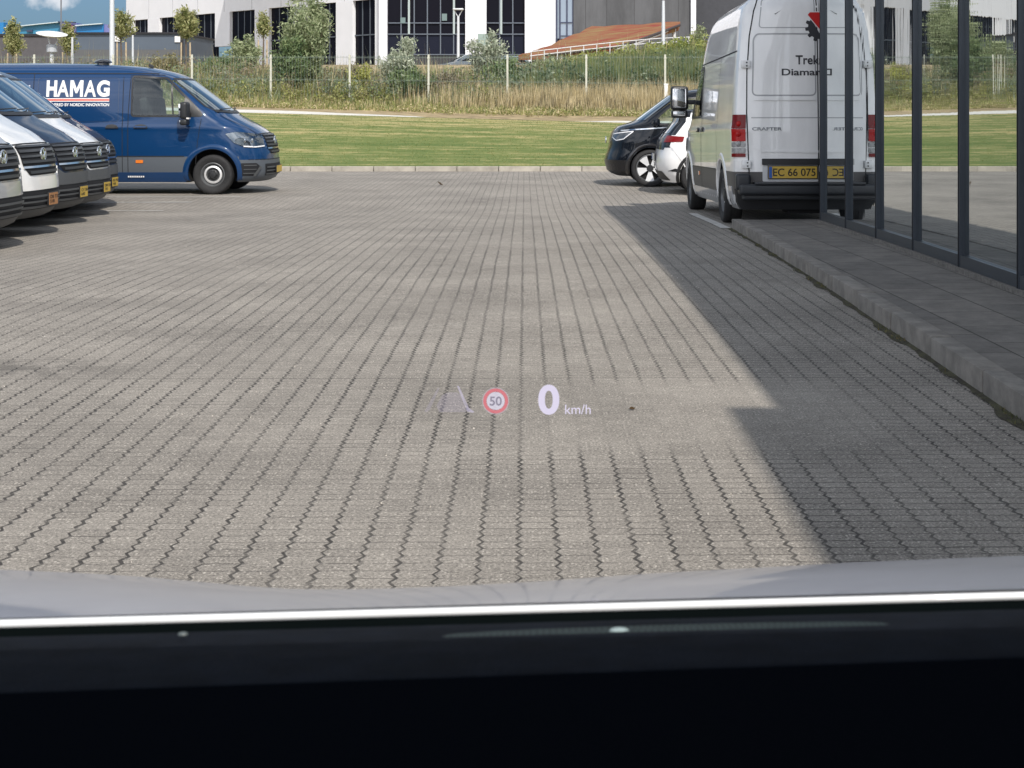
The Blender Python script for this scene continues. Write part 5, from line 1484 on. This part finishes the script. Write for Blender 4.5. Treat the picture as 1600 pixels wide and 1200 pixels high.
shrub(262, 88, 70, 56, leaf_mat('dry_leaf', (.16, .15, .06), (.36, .31, .16), 4, .3), 'dry brownish bush behind the roof of the blue van', 3500, .07, 14, spread=.11)
shrub(567, 103, 50, 53.5, leaf_mat('yellow_leaf', (.28, .30, .06), (.50, .50, .16), 4, .3), 'pale yellowish weed clump by the fence post', 1600, .07, 10, spread=.06)
shrub(690, 118, 90, 53.0, leaf_mat('dusty_leaf', (.14, .13, .08), (.30, .26, .18), 4, .3), 'dusty brown dock clump in front of the parked cars', 5000, .06, 18, spread=.12)
shrub(548, 108, 60, 55, leaf_mat('dusty_leaf', (.14, .13, .08), (.30, .26, .18), 4, .3), 'brownish seed headed clump between the willow and the silvery shrub', 3500, .06, 14, spread=.12)
shrub(855, 92, 60, 56, L_WIL, 'thin weeds standing before the low end of the rust coloured roof', 2500, .07, 12, spread=.10)
shrub(1092, 40, 24, 62, L_WIL, 'small sapling shrub at the corner of the dark wall above the yellow hedge', 900, .07, 8, spread=.06)
L_SAP = leaf_mat('sapling_leaf', (.16, .20, .06), (.52, .50, .24), 6, .35)
def sapling(px, ytop, ymid, wpx, D, label, n=1800, stake=True):
    x = (px-844)*D/F; g = tz(x, D)
    H = CAMZ-(ytop-165)*D/F-g; hc = CAMZ-(ymid-165)*D/F-g; Wd = wpx*D/F/2
    root = empty('sapling', (x, D, g), label=label, cat='tree', group='young trees along the far bank')
    bm = bmesh.new()
    lean = random.uniform(-.04, .04)
    tr = [(lean*t*H, 0, H*.93*t) for t in (0, .2, .4, .6, .8, 1)]
    add_tube(bm, tr, [.05, .045, .038, .028, .018, .008], 8)
    paths = [tr[3:]]
    for k in range(16):
        z0 = hc-.25+(H-hc)*.85*(k/16); an = k*2.4
        l = Wd*random.uniform(.75, 1.1)*(1-.55*(k/16))
        p = [(lean*z0, 0, z0), (l*.55*math.cos(an), l*.55*math.sin(an), z0+l*.35), (l*math.cos(an), l*math.sin(an), z0+l*.75)]
        add_tube(bm, p, [.016, .010, .004], 5); paths.append(p)
    bm_obj('trunk', bm, BARK, root, True, 60)
    leaves_on(paths, n, .085, .085, L_SAP, 'crown', root)
    if stake:
        for s in (-1, 1):
            bm = bmesh.new(); add_tube(bm, [(s*.20, -.1, -.1), (s*.19, -.1, min(1.5, hc*.8))], .035, 8); bm_obj('stake', bm, STAKE, root, True)
sapling(20, 24, 74, 34, 64, 'leafy sapling at the far left edge of the photo', 1900)
sapling(106, 28, 72, 26, 64, 'thin sapling right of the disc shaped lamp', 1300)
sapling(191, 8, 50, 44, 64, 'wide sapling beside the tall lamp post', 1700)
sapling(291, 6, 50, 50, 64, 'fullest sapling, in front of the first office windows', 3000)
sapling(411, 12, 46, 26, 66, 'small crowned sapling against the white pier left of the willow', 1100)

# ------------------------------------------------------------------ buildings beyond
OFFW = mat('white_cladding', (.78, .79, .82), rough=.55, var=.03, vscale=.6)
OFFW2 = mat('white_cladding_smooth', (.70, .71, .75), rough=.5, var=.03, vscale=.4)
WGL = mat('dark_window_glass', (.008, .008, .013), rough=.08, spec=.04)
WGL2 = mat('tinted_spandrel', (.014, .016, .028), rough=.15, spec=.05)
MULL = mat('window_bar', (.13, .15, .18), rough=.4, metal=.4)
off = empty('white_office', (0, 100, 3), label='large white office with tall dark windows filling the background', cat='building')
def ochild(o): return child(o, off)
# receding wing: line in plan from (208px,126) to (590px,101)
A_ = Vector(((197-844)*127.2/F, 127.2)); B_ = Vector(((592-844)*100.5/F, 100.5))
dv = (B_-A_).normalized(); nv = Vector((dv.y, -dv.x))
if nv.y > 0: nv = -nv
def wing_s(px):
    """distance along the wing line where the sight line of px crosses"""
    k = (px-844)/F   # X = k Y
    # A + s d : Ax + s dx = k (Ay + s dy)
    return (k*A_.y-A_.x)/(dv.x-k*dv.y)
def wing_box(name, s0, s1, z0, z1, proud, m, thick=.3):
    c = A_+dv*(s0+s1)/2+nv*(proud-thick/2)
    rot = Matrix.Rotation(math.atan2(dv.y, dv.x), 4, 'Z')
    return ochild(box(name, (c.x, c.y, (z0+z1)/2), (s1-s0, thick, z1-z0), m, None, rot))
def wz(px, y):
    s = wing_s(px); Y = A_.y+dv.y*s; return CAMZ-(y-165)*Y/F
TOPZ = 14.5
piers = [(197, 208), (231, 249), (336, 359), (398, 420), (459, 484), (525, 551), (586, 592)]
wins = [(208, 231), (249, 336), (359, 398), (420, 459), (484, 525), (551, 586)]
HEAD = 8.65
wing_box('wall', 0, wing_s(592), HEAD, TOPZ, 0, OFFW, .5)
for k in range(9):
    s_ = wing_s(592)*k/9; wing_box('panel_joint', s_, s_+.05, HEAD+.02, TOPZ-.02, .012, mat('joint_grey', (.42, .43, .46), rough=.7), .05)
for a, b_ in piers:
    bot = 6.0 if a == 336 else (5.4 if a < 300 else 3.0)
    wing_box('pier', wing_s(a), wing_s(b_), bot, HEAD+.003, .01, OFFW, .5)
wing_box('plinth', 0, wing_s(592), 2.9, 5.2, -.35, mat('plinth_dark', (.035, .035, .04), rough=.7), .3)
for a, b_ in wins:
    s0, s1 = wing_s(a), wing_s(b_)
    zb_ = 3.0
    wing_box('window', s0, s1, zb_, HEAD, -.25, WGL, .1)
    n_ = max(2, round((s1-s0)/1.0))
    for k in range(1, n_): wing_box('window_bar', s0+(s1-s0)*k/n_-.04, s0+(s1-s0)*k/n_+.04, zb_, HEAD, -.20, MULL, .06)
    wing_box('window_bar', s0, s1, 6.2, 6.28, -.17, MULL, .04)
# front block, frontal
DF = 100.0
def fz_(y): return CAMZ-(y-165)*DF/F
def fx_(px): return (px-844)*DF/F
def fbox(name, p0, p1, z0, z1, proud, m, thick=.4):
    return ochild(box(name, ((fx_(p0)+fx_(p1))/2, DF-proud+thick/2, (z0+z1)/2), (fx_(p1)-fx_(p0), thick, z1-z0), m))
G0 = 3.0
fbox('pier', 592, 605, G0, TOPZ, 0, OFFW2)
fbox('pier', 727, 760, G0, TOPZ, 0, OFFW2)
fbox('wall', 820, 868, G0, TOPZ, 0, OFFW2)
fbox('wall', 605, 727, 10.2, TOPZ, .001, OFFW2); fbox('wall', 760, 820, 10.2, TOPZ, .001, OFFW2)
for a, b_ in ((605, 727), (760, 820)):
    fbox('window', a, b_, fz_(53), 10.2, -.4, WGL, .1)
    fbox('spandrel', a, b_, fz_(86), fz_(53)-.002, -.40, WGL2, .1)
    fbox('plinth', a, b_, G0, fz_(86)-.002, -.38, mat('plinth_dark', (.035, .035, .04), rough=.7), .1)
    x = a+21 if a == 605 else a+20.5
    while x < b_-4: fbox('window_bar', x-.9, x+.9, fz_(84), 10.2, -.30, MULL, .08); x += 20.6
    for yy in (35.5, 53, 85): fbox('window_bar', a, b_, fz_(yy+.8), fz_(yy-.8), -.27, MULL, .05)
for px in (638.5, 709, 783): # pale columns inside the glass line
    fbox('column', px-1.6, px+1.6, fz_(53), 10.1, -.22, mat('column_pale', (.36, .42, .42), rough=.5), .06)
for px, y0, y1 in ((629, 27, 36), (694, 21, 32)):
    fbox('poster', px-4, px+4, fz_(y1), fz_(y0), -.24, mat('poster_grey', (.14, .20, .20), rough=.5), .03)
# slit window and the dark wall to the right
fbox('window', 868, 896, fz_(60), 12, -.2, mat('pale_glass', (.22, .28, .36), rough=.08, coat=1), .1)
for px in (870, 875, 886, 895.5): fbox('window_bar', px-1.1, px+1.1, G0, 12, -.1, mat('bar_navy', (.035, .045, .09), rough=.5), .12)
for yy in (35, 56): fbox('window_bar', 876, 896, fz_(yy+.8), fz_(yy-.8), -.12, mat('bar_navy', (.035, .045, .09), rough=.5), .06)
DARKW = mat('dark_fibre_panel', (.085, .088, .095), rough=.8, var=.25, vscale=.7, stretch=(1, 1, .25), bump=.2, bscale=12)
fbox('dark_wall', 896, 1080, G0, TOPZ, 0, DARKW)
for k, px in enumerate((915, 948, 991, 1034, 1060)): fbox('panel_joint', px-.4, px+.4, G0, TOPZ-.1, .006, mat('joint_dark', (.045, .046, .05), rough=.8), .05)
fbox('column', 1079, 1087, fz_(54), TOPZ, .25, OFFW2, .6)
fbox('dark_wall', 1087, 1330, G0, TOPZ, -2.0, mat('dark_slate', (.045, .048, .058), rough=.7, var=.1), .4)
fbox('wall', 868, 896, 12, TOPZ, 0, OFFW2)
ochild(box('roof', (-2, 112, TOPZ+.15), (42, 22, .3), OFFW))
ochild(box('rear_block', (5, 114, 8.6), (28, 22, 11.0), mat('inner_dark', (.02, .02, .022), rough=.9)))

# low grey building with the blue store behind
DG = 80
def gx_(px, D=DG): return (px-844)*D/F
def gzz(y, D=DG): return CAMZ-(y-165)*D/F
grb = empty('grey_shed', (gx_(120), DG, 3), label='long low grey shed with black roof edge at left, behind the saplings', cat='building')
def gbox(name, p0, p1, y1, y0, proud, m, thick=.3, D=DG, par=None):
    return child(box(name, ((gx_(p0, D)+gx_(p1, D))/2, D-proud+thick/2, (gzz(y0, D)+gzz(y1, D))/2), (gx_(p1, D)-gx_(p0, D), thick, gzz(y0, D)-gzz(y1, D)), m), par or grb)
SHED = mat('shed_grey', (.075, .098, .13), rough=.6, var=.05, vscale=1)
gbox('wall', 115, 282, 105, 53, 0, SHED, 8)
gbox('wall', -330, 114.8, 105, 56, .06, mat('shed_brown', (.075, .072, .078), rough=.7, var=.08), 8)
gbox('roof_edge', 112, 284, 53, 50.5, .15, mat('roof_black', (.012, .012, .016), rough=.5), 8.3)
gbox('roof_edge', -332, 112, 56.5, 53, .15, mat('roof_black', (.012, .012, .016), rough=.5), 8.3)
gbox('corner_post', 282, 285, 105, 53, .05, mat('roof_black', (.012, .012, .016), rough=.5), .3)
for a, b_, y0, y1 in ((273.5, 282, 56.5, 66), (180, 189.5, 56.5, 65)): gbox('notice', a, b_, y1, y0, .08, mat('notice_white', (.7, .7, .7), rough=.5), .06)
gbox('base', 116, 281, 105, 77.5, .03, mat('shed_base', (.10, .105, .11), rough=.9), .05)
DB = 150
BLU = mat('store_blue', (.010, .17, .42), rough=.45); BLU2 = mat('store_teal', (.035, .20, .34), rough=.5)
blu = empty('blue_store', (gx_(80, DB), DB, 3), label='bright blue flat roofed warehouse showing above the grey shed at far left', cat='building')
def slab(name, pts, D, depth, m, par, proud=0):
    n = len(pts)
    v = [(gx_(x, D), D-proud, gzz(y, D)) for x, y in pts]+[(gx_(x, D), D-proud+depth, gzz(y, D)) for x, y in pts]
    f = [list(range(n)), list(range(n, 2*n))[::-1]]+[[i, i+n, (i+1) % n+n, (i+1) % n] for i in range(n)]
    bm = bmesh.new(); vv = [bm.verts.new(p) for p in v]
    for t in f: bm.faces.new([vv[i] for i in t])
    return child(bm_obj(name, bm, m), par)
slab('wall', [(-330, 70), (-330, 36), (9, 35.5), (9, 70)], DB, 12, BLU, blu, .6)
slab('wall', [(9, 70), (9, 44), (95, 35), (95, 70)], DB, 12, BLU2, blu, 0)
slab('wall', [(95, 70), (95, 35), (121, 36), (121, 70)], DB, 12, mat('store_violet', (.16, .17, .38), rough=.5), blu, .2)
slab('wall', [(121, 70), (121, 41), (163, 37.5), (163, 70)], DB, 12, BLU, blu, .3)
slab('wall', [(163, 70), (163, 38), (200, 40), (200, 70)], DB, 12, mat('store_violet', (.16, .17, .38), rough=.5), blu, .1)
slab('roof_trim', [(9, 44.2), (95, 35.2), (95, 34), (9, 42.8)], DB, .5, mat('trim_pale', (.5, .58, .6), rough=.5), blu, .5)
slab('roof_trim', [(121, 41.4), (163, 38), (163, 36.6), (121, 39.8)], DB, .5, mat('trim_pale', (.5, .58, .6), rough=.5), blu, .8)
slab('roof_trim', [(95, 35.8), (121, 37), (121, 35), (95, 34)], DB, .5, mat('bar_navy', (.035, .045, .09), rough=.5), blu, .9)
slab('fascia_sign', [(105, 44), (105, 39), (116, 39.6), (116, 44.4)], DB, .2, mat('sign_pink', (.45, .12, .25), rough=.5), blu, .5)
slab('fascia_sign', [(43, 50), (43, 47.2), (52, 47), (52, 49.8)], DB, .2, mat('bar_navy', (.035, .045, .09), rough=.5), blu, .3)
bm = bmesh.new(); D = 145; add_tube(bm, [(0, 0, 0), (0, 0, gzz(-40, D)-3)], .07, 6)
o = bm_obj('mast', bm, mat('mast_grey', (.16, .17, .19), rough=.5), None, True); o.location = (gx_(95.5, D), D, 3); tag(o, 'thin dark mast rising from the corner of the blue warehouse', 'mast')

# sedum roofed shelter
DS = 72
she = empty('sedum_roofed_shelter', (gx_(930, DS), DS, 3), label='low shelter with sloping rust red sedum roof in front of the dark wall', cat='shelter')
SED = mat('sedum', (.34, .046, .030), rough=1, vscale=1.1, det=9, var=.30, col2=(.25, .17, .06), bump=1, bscale=8, stretch=(.5, 1, 1))
q = [(810, 87, 68), (850, 74, 74), (925, 41, 84), (1063, 34, 80), (1060, 41, 76), (995, 62, 70), (960, 72, 68), (862, 84, 67)]
pts3 = [P(a, b_, c_) for a, b_, c_ in q]
v = [tuple(p) for p in pts3]; cen = sum(pts3, Vector())/len(pts3)
# subdivided fan so that the planting can undulate
bm = bmesh.new()
tv = [bm.verts.new(p) for p in pts3]; bv = [bm.verts.new(p-Vector((0, -.0, .22))) for p in pts3]
bm.faces.new(tv); bm.faces.new(bv[::-1])
for i in range(len(tv)): bm.faces.new((tv[i], bv[i], bv[(i+1) % len(tv)], tv[(i+1) % len(tv)]))
bmesh.ops.triangulate(bm, faces=bm.faces[:])
bmesh.ops.subdivide_edges(bm, edges=bm.edges[:], cuts=6, use_grid_fill=True)
for v_ in bm.verts: v_.co.z += .10*math.sin(v_.co.x*2.1)*math.cos(v_.co.y*1.7)*.5+random.uniform(-.03, .03)
child(bm_obj('sedum_roof', bm, SED, None, True, 60), she)
tr = mat('trim_white', (.62, .62, .62), rough=.5)
def sh_tube(name, pl_, rad, m): return child(tube(name, [P(*p) for p in pl_], rad, m), she)
sh_tube('eave_trim', [(852, 86, 66.8), (962, 74, 67.8), (996, 64, 69.8), (1062, 39.5, 75.8)], .07, mat('trim_dark', (.05, .04, .04), rough=.7))
sh_tube('eave_beam', [(962, 76, 67.9), (996, 66.5, 69.9), (1052, 45, 75.6)], .09, tr)
sh_tube('post', [(1053, 45, 75.6), (1053, 62, 75.6)], .10, tr)
sh_tube('post', [(876, 86, 67.2), (876, 106, 67.2)], .08, tr)
for a in (838, 858): child(box('wall', tuple(P(a+1.5, 96, 70)), (.62, .2, .65), tr), she)
# railing
rail = empty('ramp_railing', (gx_(940, 64), 64, 3), label='thin white railing climbing along the shelter roof edge', cat='railing')
pr_ = [(828, 81, 62), (905, 72, 63), (970, 65, 64), (1030, 60, 65), (1078, 58, 66)]
for off_ in (0, 6.5):
    child(tube('rail', [P(a, b_+off_, c_) for a, b_, c_ in pr_], .022, tr), rail)
for k in range(13):
    px = 830+k*20.5; yy = float(np.interp(px, [p[0] for p in pr_], [p[1] for p in pr_])); dd = float(np.interp(px, [p[0] for p in pr_], [p[2] for p in pr_]))
    child(tube('baluster', [P(px, yy, dd), P(px, yy+20, dd)], .022, tr), rail)
# sign board
a = P(757, 82, 74)
sb = empty('sign_board', (a.x, 74, tz(a.x, 74)), label='square grey green board standing behind the thin silvery shrub', cat='sign')
zc = P(757, 62.5, 74).z-tz(a.x, 74)
box('board', (0, 0, zc), (.66, .05, .62), mat('board_green_grey', (.26, .33, .30), rough=.6, var=.08), sb)
for s in (-1, 1): tube('post', [(s*.28, .05, 0), (s*.28, .05, zc+.3)], .03, PALE, sb)

# far parked cars behind the bank: only roofs and windscreens show
def far_car(px, ytop, D, m, rz_, label):
    x = gx_(px, D); zr = gzz(ytop, D)
    zs = [.3,.5,.7,.85,.95,1.0,1.1,1.2,1.3,1.38,1.43,1.46]
    bm = shell(zs, [(.3,.85),(.6,.88),(.85,.7),(1.0,0),(1.38,-.75),(1.46,-1.4)], [(.3,-3.4),(.9,-3.35),(1.4,-2.8),(1.46,-2.2)], [(.3,.86),(.7,.9),(.95,.88),(1.35,.70),(1.43,.55),(1.46,.2)], [(.2,.6),(1.5,.5)], [(.2,2.6),(1.9,2.4)], [(.2,.5),(1.5,.4)])
    root = empty('parked_car', (x, D, zr-1.46), (0, 0, rz_), label, 'car', 'cars parked before the office')
    bm.verts.index_update(); bm.faces.index_update()
    S = Surf([v.co.copy() for v in bm.verts], [[v.index for v in f.verts] for f in bm.faces])
    bm_obj('body', bm, m, root, True, 40)
    for s in ('left', 'right'): S.poly('side_window', [(-.05, 1.0), (-.75, 1.36), (-2.4, 1.36), (-2.9, 1.02)], s, WGL, root, .01, 0, .3)
    v, f = fill2d([(-.72, 1.02), (-.58, 1.36), (.58, 1.36), (.72, 1.02)], .2)
    mesh_obj('windscreen', [S.hit(Vector((3, a_, b__)), Vector((-1, 0, 0)), .01) for a_, b__ in v], f, SCREEN, root, True)
    make_wheels(root, [(0, -.80, -1), (0, .80, 1), (-2.6, -.80, -1), (-2.6, .80, 1)], r=.33, wdt=.2)
far_car(705, 83.5, 84, paint('car_grey', (.10, .12, .14)), R(-160), 'dark grey car roof behind the weeds, left of the street lamp foot')
far_car(742, 86, 80, paint('car_teal', (.16, .22, .25)), R(-150), 'grey blue car with bright windscreen, nearest the street lamp foot')
far_car(322, 84, 95, P_WHITE, R(20), 'small white car low before the dark plinth of the office wing')

# ------------------------------------------------------------------ litter on the paving
LEAFB = mat('dry_brown_leaf', (.12, .075, .035), rough=.9)
for i, (px, py, s, lb) in enumerate(((988, 641, .016, 'curled brown leaf on the paving right of the speed read-out'), (688, 291, .10, 'small brown leaf far out on the paving before the lawn kerb'))):
    h = CAMZ-gz(0, 5); D = 1.37*F/(py-165) if py > 400 else 1.60*F/(py-165)
    x = (px-844)*D/F
    bm = bmesh.new(); g_ = []
    for j in range(7):
        t = j/6*2-1
        wv = (1-t*t)**.6*.5+.02
        g_.append((bm.verts.new((t*s, -wv*s, .25*s*t*t+.004)), bm.verts.new((t*s, 0, .12*s+.35*s*t*t)), bm.verts.new((t*s, wv*s, .5*s*(1-t*t)+.3*s))))
    for a, b_ in zip(g_[:-1], g_[1:]):
        bm.faces.new((a[0], b_[0], b_[1], a[1])); bm.faces.new((a[1], b_[1], b_[2], a[2]))
    bmesh.ops.solidify(bm, geom=bm.faces[:], thickness=.0015)
    o = bm_obj('leaf', bm, LEAFB, None, True); o.location = (x, D, gz(x, D)+.002); o.rotation_euler = (0, 0, .5+i)
    tag(o, lb, 'leaf')
# grit: pale stones scattered on the paving
n = 900
x = rng.uniform(-5, 2.0, n); y = rng.uniform(3.9, 16, n); z = np.array([gz(a, b_) for a, b_ in zip(x, y)])+.002
ang = rng.uniform(0, PI, n); s = rng.uniform(.0015, .0045, (n, 1))
C = np.stack([x, y, z], 1); A = np.stack([rng.normal(0, .001, n), rng.normal(0, .001, n), rng.uniform(.002, .005, n)], 1)
B = np.stack([np.cos(ang), np.sin(ang), 0*ang], 1)*s
tag(quads('grit', C, A, B, mat('grit_pale', (.6, .56, .5), rough=.8)), kind='stuff')

# ------------------------------------------------------------------ the car the photo was taken from
own = empty('car', (.4, 0, 0), label='grey bonneted car seen from inside over its black dashboard, display reading 0 km/h', cat='car')
def wchild(o): return child(o, own)
BON = mat('bonnet_paint', (.41, .425, .49), rough=.35, metal=.1, coat=.7, var=.05, vscale=6)
cols = list(range(-1100, 2900, 40))
yl = lambda x: 966-.0285*x           # lower end of the bonnet as seen
ye = lambda x: float(np.interp(x, [-1100,-500,-200,0,120,220,300,380,450,520,600,700,850,1000,1200,1350,1500,1600,1900,2300,2900], [900,880,882,890,895,901,908,915,920,922,921,917,908,897,886,878,872,868,862,870,900]))
v = []; f = []
NS_ = 26
for i, x in enumerate(cols):
    k = (x-844)/F
    D0, D1_ = 1.09, 1.62
    z0 = CAMZ-(yl(x)-165)*D0/F; z1 = CAMZ-(ye(x)-165)*D1_/F
    for j in range(NS_):
        if j < 16:
            t = j/15; D = D0+(D1_-D0)*t; z = z0+(z1-z0)*t+.010*math.sin(PI*t)*(1-t*.6)
        else:
            t = (j-15)/10; D = D1_+.42*t; z = z1-(z0-z1)/(D1_-D0)*.42*t*1.0-.34*t*t
        v.append(((x-844)/F*(1.09+(D-1.09)*1.0) if j < 16 else (x-844)/F*D1_+(k*.42*t*.3), D, z))
for i in range(len(cols)-1):
    for j in range(NS_-1): f.append([i*NS_+j, (i+1)*NS_+j, (i+1)*NS_+j+1, i*NS_+j+1])
wchild(mesh_obj('bonnet', v, f, BON, None, True, 80))
def strip(name, rows_, m, xs=range(-1200, 3000, 100)):
    """rows_: (y at x=0, slope, D)"""
    v = []; f = []; n = len(rows_); xs = list(xs)
    for x in xs:
        for (y0, sl, D) in rows_: v.append(tuple(P(x, y0+sl*x, D)))
    for i in range(len(xs)-1):
        for j in range(n-1): f.append([i*n+j, (i+1)*n+j, (i+1)*n+j+1, i*n+j+1])
    return wchild(mesh_obj(name, v, f, m, None, True, 60))
EDGE_LIT = mat('edge_highlight_white', (.85, .87, .88), rough=.38, metal=.0, coat=.6)  # pale tube added in place of the sunlit highlight on the edge
a, b_ = P(-900, 975+.0275*900, 1.065), P(2600, 975-.0275*2600, 1.065)
bm = bmesh.new(); add_tube(bm, [a, b_], .0029, 16); wchild(bm_obj('edge_highlight', bm, EDGE_LIT, None, True))
DASH = mat('dashboard_black', (.0035, .0045, .0065), rough=.8, spec=.0, bump=.1, bscale=300)
DASH2 = mat('dashboard_gloss', (.004, .006, .006), rough=.9, spec=.0)
strip('screen_seal', [(981, -.0275, 1.06), (984.5, -.0275, 1.05), (994, -.0275, 1.03), (997, -.0275, 1.02)], DASH2)
strip('dashboard_edge', [(995, -.0275, 1.028), (1000, -.0275, 1.0), (1018, -.0275, .95), (1040, -.03, .90), (1066, -.033, .86), (1078, -.035, .845), (1083, -.035, .84)], mat('dashboard_lit', (.0065, .0085, .013), rough=.85, spec=.05, bump=.3, bscale=400, var=.25, vscale=30))  # paler bluish colour stands in for daylight on the far dashboard
strip('dashboard', [(1083, -.035, .84), (1086, -.035, .83), (1090, -.035, .80), (1100, -.035, .775), (1150, -.03, .70), (1240, -.02, .62), (1400, 0, .52), (1700, 0, .46)], DASH)
# perforated speaker strip; its paler green-grey and tapered outline stand in for grazing light
m, t, b = nodes('speaker_mesh')
tcn = t.nodes.new('ShaderNodeTexCoord'); mpn = t.nodes.new('ShaderNodeMapping'); mpn.inputs['Rotation'].default_value = (0, 0, R(45))
t.links.new(tcn.outputs['Object'], mpn.inputs['Vector'])
ck = t.nodes.new('ShaderNodeTexChecker'); ck.inputs['Scale'].default_value = 330; ck.inputs['Color1'].default_value = (.035, .052, .050, 1); ck.inputs['Color2'].default_value = (.008, .01, .012, 1)
t.links.new(mpn.outputs[0], ck.inputs['Vector']); t.links.new(ck.outputs['Color'], b.inputs['Base Color']); b.inputs['Roughness'].default_value = .6; b.inputs['Specular IOR Level'].default_value = .1
xs_ = list(range(690, 1400, 10)); v = []; f = []
for x in xs_:
    t_ = (x-690)/700; hh = 8.5*math.sin(PI*t_)**.35
    yc = 1013.5-.0275*x
    for q_ in (-1, 0, 1): 
        y_ = yc+q_*hh; D = .995-(y_+.0275*x-1000)*.0022
        v.append(tuple(P(x, y_, D-.004)))
for i in range(len(xs_)-1):
    for j in range(2): f.append([i*3+j, (i+1)*3+j, (i+1)*3+j+1, i*3+j+1])
wchild(mesh_obj('speaker_grille', v, f, m, None, True))
for px, py in ((968, 988), (286, 991)):  # sensor beads; pale colour stands in for bright glints on the dashboard
    c = P(px, py, .965)
    bm = bmesh.new(); bmesh.ops.create_uvsphere(bm, u_segments=16, v_segments=8, radius=.0060 if px > 500 else .0028, matrix=Matrix.Translation(c) @ Matrix.Diagonal((1.2, .8, .5, 1)))
    wchild(bm_obj('light_sensor', bm, mat('sensor_grey', (.30, .38, .38) if px > 500 else (.12, .14, .14), rough=.3) if px > 500 else mat('clip_grey', (.10, .12, .12), rough=.4), None, True))
# cabin round the camera (roof, doors and back keep the daylight off the dashboard)
INN = mat('cabin_black', (.012, .012, .013), rough=.8)
wchild(box('roof', (.42, -1.05, 1.72), (1.5, 2.7, .05), BON, bevel=.02))
wchild(box('tailgate', (.42, -2.45, 1.15), (1.5, .06, 1.1), INN))
for s in (-1, 1): wchild(box('door', (.42+s*.86, -.75, .62), (.06, 3.3, .72), INN))
wchild(box('floor', (.42, -.7, .30), (1.66, 3.4, .06), INN))
wchild(box('seat', (0, -.55, .95), (.5, .12, .7), SEATM, bevel=.05))
# head-up display image, ahead of the bonnet
HD = 2.9
hud = empty('head_up_display', (0, 0, 0)); hud.parent = own; hud.matrix_parent_inverse = Matrix.Translation(-own.location)
def glow(name, col, st, a=.8):
    m = bpy.data.materials.new(name); m.use_nodes = True; t = m.node_tree; t.nodes.clear()
    o = t.nodes.new('ShaderNodeOutputMaterial'); e = t.nodes.new('ShaderNodeEmission'); e.inputs[0].default_value = (*col, 1); e.inputs[1].default_value = st
    tr = t.nodes.new('ShaderNodeBsdfTransparent'); mxs = t.nodes.new('ShaderNodeMixShader'); mxs.inputs[0].default_value = a
    t.links.new(tr.outputs[0], mxs.inputs[1]); t.links.new(e.outputs[0], mxs.inputs[2]); t.links.new(mxs.outputs[0], o.inputs['Surface'])
    return m
H_W = glow('display_white', (.86, .80, 1.0), 1.0, .9); H_R = glow('display_red', (.80, .22, .26), 1.0, .9); H_I = glow('display_ink', (.22, .20, .27), 1, .8); H_F = glow('display_faint', (.74, .68, .90), .95, .5); H_G = glow('display_ghost', (.70, .63, .88), .9, .15)
def hmesh(name, pts2, f, m, par, dD=0):
    return mesh_obj(name, [tuple(P(a, b_, HD-dD)) for a, b_ in pts2], f, m, par)
def ringp2(cx, cy, r0, r1, n=36):
    v = []; f = []
    for k in range(n):
        a = 2*PI*k/n; v += [(cx+r0*math.cos(a), cy+r0*math.sin(a)), (cx+r1*math.cos(a), cy+r1*math.sin(a))]
        f.append([2*k, 2*k+1, (2*k+3) % (2*n), (2*k+2) % (2*n)])
    return v, f
v, f = fit_text('0', 841, 874, -648, -601, offset=.03); hmesh('speed_readout', [(a, -b_) for a, b_ in v], f, H_W, hud)
v, f = fit_text('km/h', 883, 923, -647, -632, offset=.0); hmesh('unit_lettering', [(a, -b_) for a, b_ in v], f, H_W, hud)
v, f = ringp2(774.5, 626.5, 14.5, 19.5); sg_ = hmesh('speed_limit_symbol', v, f, H_R, hud)
v, f = ringp2(774.5, 626.5, .1, 14.0); hmesh('symbol_disc', v, f, glow('display_disc', (.86, .82, .96), 1.0, .75), sg_)
v, f = ringp2(774.5, 626.5, 19.8, 21.0); hmesh('symbol_edge', v, f, glow('display_edge', (.75, .68, .78), .9, .6), sg_)
v, f = fit_text('50', 765, 784, -634, -619.5, offset=.02); hmesh('limit_digits', [(a, -b_) for a, b_ in v], f, H_I, sg_, .005)
hmesh('lane_symbol', [(714, 603), (717, 603), (733, 638), (741, 643), (739, 645), (730, 643)], [[0, 1, 2, 5], [2, 3, 4, 5]], H_F, hud)
hmesh('lane_symbol', [(684, 606), (687, 606), (672, 640), (667, 644), (663, 643)], [[0, 1, 2, 3, 4]], H_G, hud)
hmesh('vehicle_symbol', [(690, 618), (700, 613), (714, 613), (724, 620), (730, 634), (728, 644), (686, 644), (682, 634)], [[0, 1, 2, 3, 4, 5, 6, 7]], H_G, hud)
